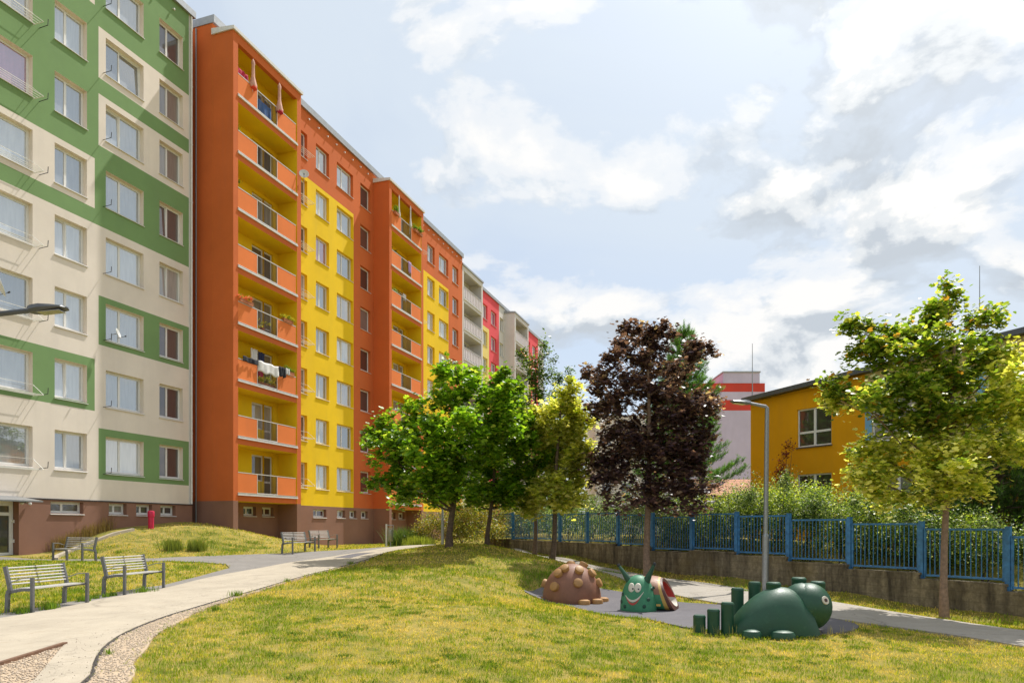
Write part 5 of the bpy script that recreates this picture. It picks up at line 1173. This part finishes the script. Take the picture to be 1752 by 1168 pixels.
# spiky climbing dome
gx, gy = 1.58, 18.55; gz = H(gx, gy) + .02; root = empty('play_dome', (gx, gy, gz), 0, 'brown climbing dome studded with ochre knobs, farthest of the play figures', 'play figure')
R_ = .72; HZ = .98
mb = MB(); prof = [(R_ * math.cos(t * math.pi / 2 / 16), HZ * math.sin(t * math.pi / 2 / 16) ** .95) for t in range(17)]; prof[-1] = (.002, HZ); mb.lathe([(R_ * .98, -.05)] + prof, 40, sx=1.08); mb.build('body', PBr, root)
def knob_mesh():
    mb = MB(); mb.lathe([(.105, -.07), (.115, .0), (.122, .075), (.112, .10), (.08, .112), (.03, .118), (.001, .118)], 18); return mb
kn = None
for (kx, kz, sd) in ((.30, .90, 1), (.15, .80, -1), (.48, .72, -1), (.66, .47, -1), (.10, .50, -1), (-.20, .84, -1), (-.36, .72, -1), (-.46, .40, -1), (-.66, .42, 1), (0, .9, 1), (.5, .5, 1), (-.4, .45, 1), (.05, .55, 1), (.62, .2, 1), (-.1, .2, 1)):
    t_ = 1 - (kx / (R_ * 1.08)) ** 2 - (kz / HZ) ** 2; sc_ = 1 if t_ > .002 else 1 / math.sqrt((kx / (R_ * 1.08)) ** 2 + (kz / HZ) ** 2 + .002); kx *= sc_; kz *= sc_
    t_ = max(0, 1 - (kx / (R_ * 1.08)) ** 2 - (kz / HZ) ** 2); d = Vector((kx, sd * R_ * math.sqrt(t_), kz)); nrm = Vector((d.x / (R_ * 1.08) ** 2, d.y / R_ ** 2, d.z / HZ ** 2)).normalized()
    if kn is None: kn = knob_mesh().build('knob', PKn, root); o = kn
    else: o = kn.copy(); COL.objects.link(o)
    o.location = d; o.rotation_euler = nrm.to_track_quat('Z', 'Y').to_euler()
ft = None
for az in (-72, -42, -10, -178, 60, 130):
    a = R(az)
    if ft is None:
        mb = MB(); mb.lathe([(.15, -.03), (.155, .05), (.14, .085), (.10, .10), (.001, .105)], 20); ft = mb.build('foot', PKn, root); o = ft
    else: o = ft.copy(); COL.objects.link(o)
    o.location = (math.cos(a) * R_ * 1.14, math.sin(a) * R_ * 1.05, 0)
# snail tunnel with a smiling face
sx_, sy_ = 3.10, 16.35; gz = H(sx_, sy_) + .02; root = empty('play_snail', (sx_, sy_, gz), R(-22), 'green smiling snail play tunnel with two feelers and a red inside', 'play figure'); root.scale = (.95, .95, .95)
mb = MB(); NU, NV = 26, 44; vs = []; fs = []; LX = .66
def tun(u, v, rr):
    """u -1..1 along the tunnel, v 0..pi round it"""
    sl = math.sin(v); cv = math.cos(v); hh = .41 - .03 * u * u; w = .60 - .08 * u * u
    if rr == 1 and sl < 0: cv = math.copysign(abs(cv) ** .35, cv)
    return (u * (LX - .17 * (1 + sl)) + .05 , .42 - cv * w * rr, hh + hh * rr * sl)
us = [-1 + 2 * i / NU for i in range(NU + 1)]
for u in us:
    for j in range(NV + 1): vs.append(tun(u, 2 * math.pi * j / NV, 1))
for i in range(NU):
    for j in range(NV): fs.append((i * (NV + 1) + j, (i + 1) * (NV + 1) + j, (i + 1) * (NV + 1) + j + 1, i * (NV + 1) + j + 1))
mi = []
for i in range(NU):
    uc = (us[i] + us[i + 1]) / 2
    for j in range(NV):
        z_ = math.sin(2 * math.pi * (j + .5) / NV); mi.append(3 if abs(uc) > .86 else 2 if abs(uc) > .68 else (1 if z_ > .05 else 0))
mb.add(vs, fs, 0, True); mb.m = mi
n0 = len(mb.v); inner = [tun(u, 2 * math.pi * j / NV, .79) for u in us for j in range(NV + 1)]
mb.add(inner, [f[::-1] for f in fs], 4, True)
for q_ in range(NU * NV):
    if math.sin(2 * math.pi * (q_ % NV + .5) / NV) < -.45: mb.m[NU * NV + q_] = 5
for i in (0, NU):
    for j in range(NV):
        a, b = i * (NV + 1) + j, i * (NV + 1) + j + 1; q = (a, b, b + n0, a + n0); mb.f.append(list(q if i == 0 else q[::-1])); mb.m.append(3); mb.sm.append(False)
bd = mb.build('shell', [PSn, PSh, PYe, PDb, PRd, PWh], root)
HA_, HB_, HC_ = .44, .44, .86; hc = Vector((-.14, -.12, 0))
mb = MB(); prof = [(HA_ * math.cos(t * math.pi / 2 / 18) ** .85, HC_ * math.sin(t * math.pi / 2 / 18)) for t in range(19)]; prof[-1] = (.002, HC_); mb.lathe([(HA_ * .96, -.05)] + prof, 36, c=tuple(hc), sy=HB_ / HA_); hd = mb.build('head', PSn, root)
def head_pt(x, z, off=.0):
    """point on the head's front at lateral x, height z"""
    t = math.asin(min(.999, z / HC_)); rr = HA_ * math.cos(t) ** .85; y = -math.sqrt(max(1e-4, rr * rr - x * x)) * HB_ / HA_
    nrm = Vector((x / HA_ ** 2, y / HB_ ** 2, z / HC_ ** 2)).normalized(); return Vector((x, y, z)) + nrm * off + hc
def decal(name, pts2, m, off, parent, n=4):
    """raised patch following the head surface, outline given in (x, z)"""
    cx = sum(p[0] for p in pts2) / len(pts2); cz = sum(p[1] for p in pts2) / len(pts2); mb = MB(); k = len(pts2); vs = []; fs = []
    for r_ in range(1, n + 1):
        for p in pts2: vs.append(head_pt(cx + (p[0] - cx) * r_ / n, cz + (p[1] - cz) * r_ / n, off))
    for p in pts2: vs.append(head_pt(p[0], p[1], -.01))
    vs.append(head_pt(cx, cz, off)); c_ = len(vs) - 1
    for j in range(k): fs.append((c_, j, (j + 1) % k))
    for r_ in range(n):
        for j in range(k): fs.append((r_ * k + j, (r_ + 1) * k + j, (r_ + 1) * k + (j + 1) % k, r_ * k + (j + 1) % k))
    mb.add(vs, fs, 0, True); return mb.build(name, m, parent, sharp=False)
def ell(cx, cz, rx, rz, n=20): return [(cx + rx * math.cos(6.283 * k / n), cz + rz * math.sin(6.283 * k / n)) for k in range(n)]
FX = -.02
for s_ in (-1, 1):
    ey = decal('eye', ell(FX + s_ * .078, .575, .078, .108), PWh, .008, hd); decal('pupil', ell(FX + .03 + s_ * .068 if s_ > 0 else FX - .035, .548, .018, .022, 10), PBk, .013, ey, 1)
def arc(x0, x1, zmid, depth, th, thick, n=14, lift=0):
    up_ = []; lo = []
    for k in range(n + 1):
        u = k / n; x = x0 + (x1 - x0) * u; s_ = 1 - (2 * u - 1) ** 2; z = zmid + lift * u - depth * s_; w = thick * (.35 + .65 * s_); up_.append((x, z + w / 2)); lo.append((x, z - w / 2))
    return up_, lo
def ribbon(name, up_, lo, m, off):
    mb = MB(); vs = []; fs = []; n = len(up_)
    for a, b in zip(up_, lo): vs += [head_pt(*a, -.01), head_pt(*a, off), head_pt(*b, off), head_pt(*b, -.01)]
    for k in range(n - 1):
        for j in range(3): fs.append((k * 4 + j, k * 4 + j + 1, k * 4 + 4 + j + 1, k * 4 + 4 + j))
    mb.add(vs, fs, 0, False); return mb.build(name, m, hd)
u_, l_ = arc(-.235, .195, .38, .165, 0, .055, lift=.10); ribbon('teeth', u_, l_, PWh, .010)
u2, l2 = arc(-.22, .15, .345, .185, 0, .05, lift=.06); ribbon('lip', u2, l2, PRd, .006)
for (x, z) in ((.30, .30), (-.33, .40), (-.36, .22), (.36, .55), (.22, .14), (-.25, .12)): decal('spot', ell(x, z, .035, .045, 10), PSd, .012, hd, 2)
for s_ in (-1, 1):
    b = hc + Vector((s_ * .21, -.06, HC_ * .84)); e = hc + Vector((s_ * .44 - .03, -.08, HC_ + (.23 if s_ < 0 else .28)))
    mb = MB(); mb.tube([b - (e - b) * .2, b, b.lerp(e, .5), e], [.11, .095, .055, .032], 14); fe = mb.build('feeler', PGn, root)
    mb = MB(); mb.lathe([(.001, -.048), (.03, -.04), (.048, 0), (.03, .04), (.001, .048)], 16, c=tuple(e)); mb.build('ball', PBk, fe)
mb = MB(); mb.box(.32, .42, -.235, -.215, .13, .18); mb.build('plate', PYe, root)
# green dinosaur shape
hx, hy = 4.72, 12.95; gz = H(hx, hy) + .02; root = empty('play_animal', (hx, hy, gz), R(-4), 'dark green rounded play animal with ringed eye and cylinder horns, nearest play figure', 'play figure')
mb = MB(); vs = []; fs = []; NA, NB = 28, 30; prof = [(-.72, .02, 0), (-.70, .20, .10), (-.62, .36, .25), (-.48, .50, .44), (-.30, .60, .62), (-.10, .65, .76), (.08, .66, .83), (.25, .64, .85), (.42, .62, .84), (.58, .58, .81), (.72, .46, .68)]
for (x, w, h_) in prof:
    for k in range(NA + 1): a = math.pi * k / NA; zz_ = h_ * math.sin(a) ** .8; vs.append((x + max(0, x) * (.16 - .42 * zz_ / .85), -w * math.cos(a) * .8, zz_ - .02))
for i in range(len(prof) - 1):
    for k in range(NA): fs.append((i * (NA + 1) + k, (i + 1) * (NA + 1) + k, (i + 1) * (NA + 1) + k + 1, i * (NA + 1) + k + 1))
mb.add(vs, fs, 0, True); bd = mb.build('body', PGn, root, sharp=False); sb = bd.modifiers.new('s', 'SUBSURF'); sb.levels = 1; sb.render_levels = 1
mb = MB(); prof = [(.42 * math.cos(t * math.pi / 18 - math.pi / 2), .435 * math.sin(t * math.pi / 18 - math.pi / 2)) for t in range(19)]; prof[0] = (.002, -.435); prof[-1] = (.002, .435)
hcn = Vector((.76, .06, .46)); mb.lathe(prof, 36, c=tuple(hcn), sx=.95); hd2 = mb.build('head', PGn, root)
mb = MB(); mb.lathe([(.36, -.2), (.34, .0), (.24, .14), (.12, .21), (.001, .235)], 28, c=(.64, .08, .66)); mb.build('crest', PGn, root)
def disc_on(parent, center, nrm, r, m, name, off, tz=1.15):
    mb = MB(); q = nrm.to_track_quat('Z', 'Y'); mb.T = Matrix.Translation(center + nrm * off) @ q.to_matrix().to_4x4(); mb.lathe([(r, -.02), (r, .0), (r * .93, .006), (.001, .007)], 24, sy=1.0, sx=1.0); return mb.build(name, m, parent)
nE = Vector((.42, -.82, .34)).normalized(); cE = hcn + Vector((nE.x * .40, nE.y * .42, nE.z * .435)); ey = disc_on(hd2, cE, nE, .078, PWh, 'eye', .004); ir = disc_on(ey, cE, nE, .036, PDb, 'iris', .012); disc_on(ey, cE, nE, .018, PBk, 'pupil', .016)
def capcyl(mb, x, y, z0, z1, r): mb.lathe([(r, z0), (r, z1 - .05), (r * 1.02, z1 - .045), (r * 1.02, z1 - .03), (r * .86, z1 - .002), (r * .80, z1), (.001, z1 + .002)], 24, c=(x, y, 0))
for (x, y, z0, z1) in ((.70, .42, .45, .97), (1.04, .40, .35, .90)): mb = MB(); capcyl(mb, x, y, z0, z1, .135); mb.build('horn', PGn, root)
mb = MB(); capcyl(mb, .12, .05, .7, .905, .13); mb.build('saddle_knob', PGn, root)
for (x, y, rx) in ((-.44, -.58, .17), (.08, -.64, .21), (-.35, .6, .17), (.2, .6, .19)):
    mb = MB(); mb.lathe([(rx, -.03), (rx * 1.02, .03), (rx * .85, .085), (rx * .45, .11), (.001, .115)], 24, c=(x, y, 0), sy=.7); mb.build('foot', PGn, root)
G_ = 'green stepping posts beside the play animal'
for (x, y, h_, r_, lb_) in ((3.46, 12.95, .31, .112, 'shortest green stepping post, leftmost in the rising row'), (3.70, 12.88, .43, .112, 'middle green stepping post of the front row'), (3.95, 12.86, .56, .115, 'tallest green stepping post of the front row, next to the animal'),
                            (4.42, 13.75, .74, .118, 'green stepping post rising behind the back of the play animal, lower of two'), (4.78, 13.82, .85, .118, 'tallest green stepping post behind the play animal')):
    p = empty('stepping_post', (x, y, H(x, y) + .015), 0, lb_, 'post', G_); mb = MB(); mb.lathe([(r_, -.04), (r_, h_ - .05)], 24); mb.build('shaft', PGn, p)
    mb = MB(); mb.lathe([(r_ * 1.03, h_ - .05), (r_ * 1.03, h_ - .03), (r_ * .85, h_ - .003), (.001, h_)], 24); mb.build('cap', PGn, p)

# ------------------------------------------------------------------ sky, sun, camera
EXPOSURE = .27
SUNH = Vector((.596, .803, 0)).normalized(); EL = R(58)
def world():
    w = bpy.data.worlds.new('World'); scene.world = w; w.use_nodes = True; nt = w.node_tree; nt.nodes.clear()
    N = nt.nodes.new; L = nt.links.new
    def put(sock, v):
        if hasattr(v, 'node'): L(v, sock)
        elif hasattr(v, '__len__') and sock.type == 'RGBA': sock.default_value = (*v, 1)
        else: sock.default_value = v
    def ma(op, *args):
        n = N('ShaderNodeMath'); n.operation = op
        for k, v in enumerate(args): put(n.inputs[k], v)
        return n.outputs[0]
    def ramp(src, st):
        r = N('ShaderNodeValToRGB'); e = r.color_ramp.elements
        while len(e) < len(st): e.new(.5)
        for q, (p, c) in zip(e, st): q.position = p; q.color = (*c, 1) if hasattr(c, '__len__') else (c, c, c, 1)
        r.color_ramp.interpolation = 'EASE'; L(src, r.inputs[0]); return r.outputs[0]
    def mix(f, a, b, mode='MIX'):
        m = N('ShaderNodeMix'); m.data_type = 'RGBA'; m.blend_type = mode
        put(m.inputs[0], f); put(m.inputs[6], a); put(m.inputs[7], b); return m.outputs[2]
    out = N('ShaderNodeOutputWorld'); bg = N('ShaderNodeBackground'); bg.inputs[1].default_value = SKY_STRENGTH; L(bg.outputs[0], out.inputs[0])
    sky = N('ShaderNodeTexSky'); sky.sky_type = 'NISHITA'; sky.sun_disc = False; sky.sun_elevation = EL; sky.sun_rotation = math.atan2(SUNH.x, SUNH.y); sky.air_density = 1.0; sky.dust_density = 1.5; sky.ozone_density = 2.0
    tc = N('ShaderNodeTexCoord'); D = tc.outputs['Generated']; sep = N('ShaderNodeSeparateXYZ'); L(D, sep.inputs[0])
    az = ma('ARCTAN2', sep.outputs[0], sep.outputs[1]); el = ma('ARCSINE', sep.outputs[2])
    def noise(sc, det, rough, dist, off, stretch=1.7):
        n = N('ShaderNodeTexNoise'); n.inputs['Scale'].default_value = sc; n.inputs['Detail'].default_value = det; n.inputs['Roughness'].default_value = rough; n.inputs['Distortion'].default_value = dist
        m = N('ShaderNodeMapping'); m.inputs['Location'].default_value = off; m.inputs['Scale'].default_value = (1, 1, stretch); L(D, m.inputs[0]); L(m.outputs[0], n.inputs['Vector']); return n.outputs[0]
    # cloud banks: broad bumps of cover by azimuth and elevation
    cov = 0.0
    for a_, e_, ra, re, amp in BANKS:
        x = ma('DIVIDE', ma('SUBTRACT', az, a_), ra); y = ma('DIVIDE', ma('SUBTRACT', el, e_), re)
        g = ma('MULTIPLY', ma('EXPONENT', ma('MULTIPLY', ma('ADD', ma('MULTIPLY', x, x), ma('MULTIPLY', y, y)), -1.0)), amp); cov = ma('ADD', g, cov)
    n1 = noise(4.2, 10, .55, .25, (CX, CY, 0)); n2 = noise(4.2, 10, .55, .25, (CX + .01, CY + .01, .06)); fine = noise(13, 7, .6, .3, (1, 2, 3), 1.3)
    dens = ma('ADD', ma('ADD', n1, cov), ma('MULTIPLY', ma('SUBTRACT', fine, .5), .09))
    veil = noise(1.7, 5, .55, .6, (3, 1, 0), 1.2)
    base = mix(ramp(veil, [(.30, .62), (.62, .93)]), sky.outputs[0], VEIL)
    mask = ramp(dens, [(.48, 0), (.535, .55), (.60, 1)])
    lit = ma('MULTIPLY_ADD', ma('SUBTRACT', n1, n2), 7.5, .62); lit = ma('SUBTRACT', lit, ramp(dens, [(.55, 0), (.72, .5)]))
    full = mix(mask, base, ramp(lit, [(.12, CL_DARK), (.45, CL_MID), (.72, CL_LIT)]))
    # the veil is brightest round the sun
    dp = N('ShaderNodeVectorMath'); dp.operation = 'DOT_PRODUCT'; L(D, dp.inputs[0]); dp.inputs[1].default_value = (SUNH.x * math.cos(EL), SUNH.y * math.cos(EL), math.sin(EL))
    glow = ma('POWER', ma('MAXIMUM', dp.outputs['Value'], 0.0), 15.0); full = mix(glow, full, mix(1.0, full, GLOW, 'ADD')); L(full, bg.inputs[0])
CX, CY = 6.6, 4.4
BANKS = ((.33, .40, .22, .08, .11), (-.02, .42, .13, .10, -.02), (.50, .60, .16, .10, .09), (.35, .25, .4, .05, .07), (-.16, .36, .06, .05, .05), (-.38, .62, .25, .2, -.10), (.08, .62, .2, .10, -.07))
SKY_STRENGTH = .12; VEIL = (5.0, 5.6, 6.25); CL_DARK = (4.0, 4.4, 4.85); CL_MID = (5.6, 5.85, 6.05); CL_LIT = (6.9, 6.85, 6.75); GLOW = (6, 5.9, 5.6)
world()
sl = bpy.data.lights.new('sun', 'SUN'); sl.energy = 4.7; sl.angle = R(.6); sl.color = (1, .965, .90)
so = bpy.data.objects.new('sun', sl); COL.objects.link(so); d = Vector((SUNH.x * math.cos(EL), SUNH.y * math.cos(EL), math.sin(EL))); so.rotation_euler = d.to_track_quat('Z', 'Y').to_euler(); so.location = (0, 0, 60)
cam = bpy.data.cameras.new('camera'); cam.sensor_width = 36; cam.lens = 1200 / 1752 * 36; cam.shift_y = 317 / 1752; cam.clip_end = 5000; cam.clip_start = .05
co = bpy.data.objects.new('camera', cam); COL.objects.link(co); co.location = (0, 0, 1.6); co.rotation_euler = (R(90), 0, 0); scene.camera = co
scene.view_settings.view_transform = 'Standard'; scene.view_settings.look = 'None'; scene.view_settings.exposure = EXPOSURE; scene.view_settings.gamma = 1
scene.cycles.max_bounces = 8; scene.cycles.transparent_max_bounces = 8; scene.cycles.sample_clamp_indirect = 8
scene.render.resolution_x = 1024; scene.render.resolution_y = 682
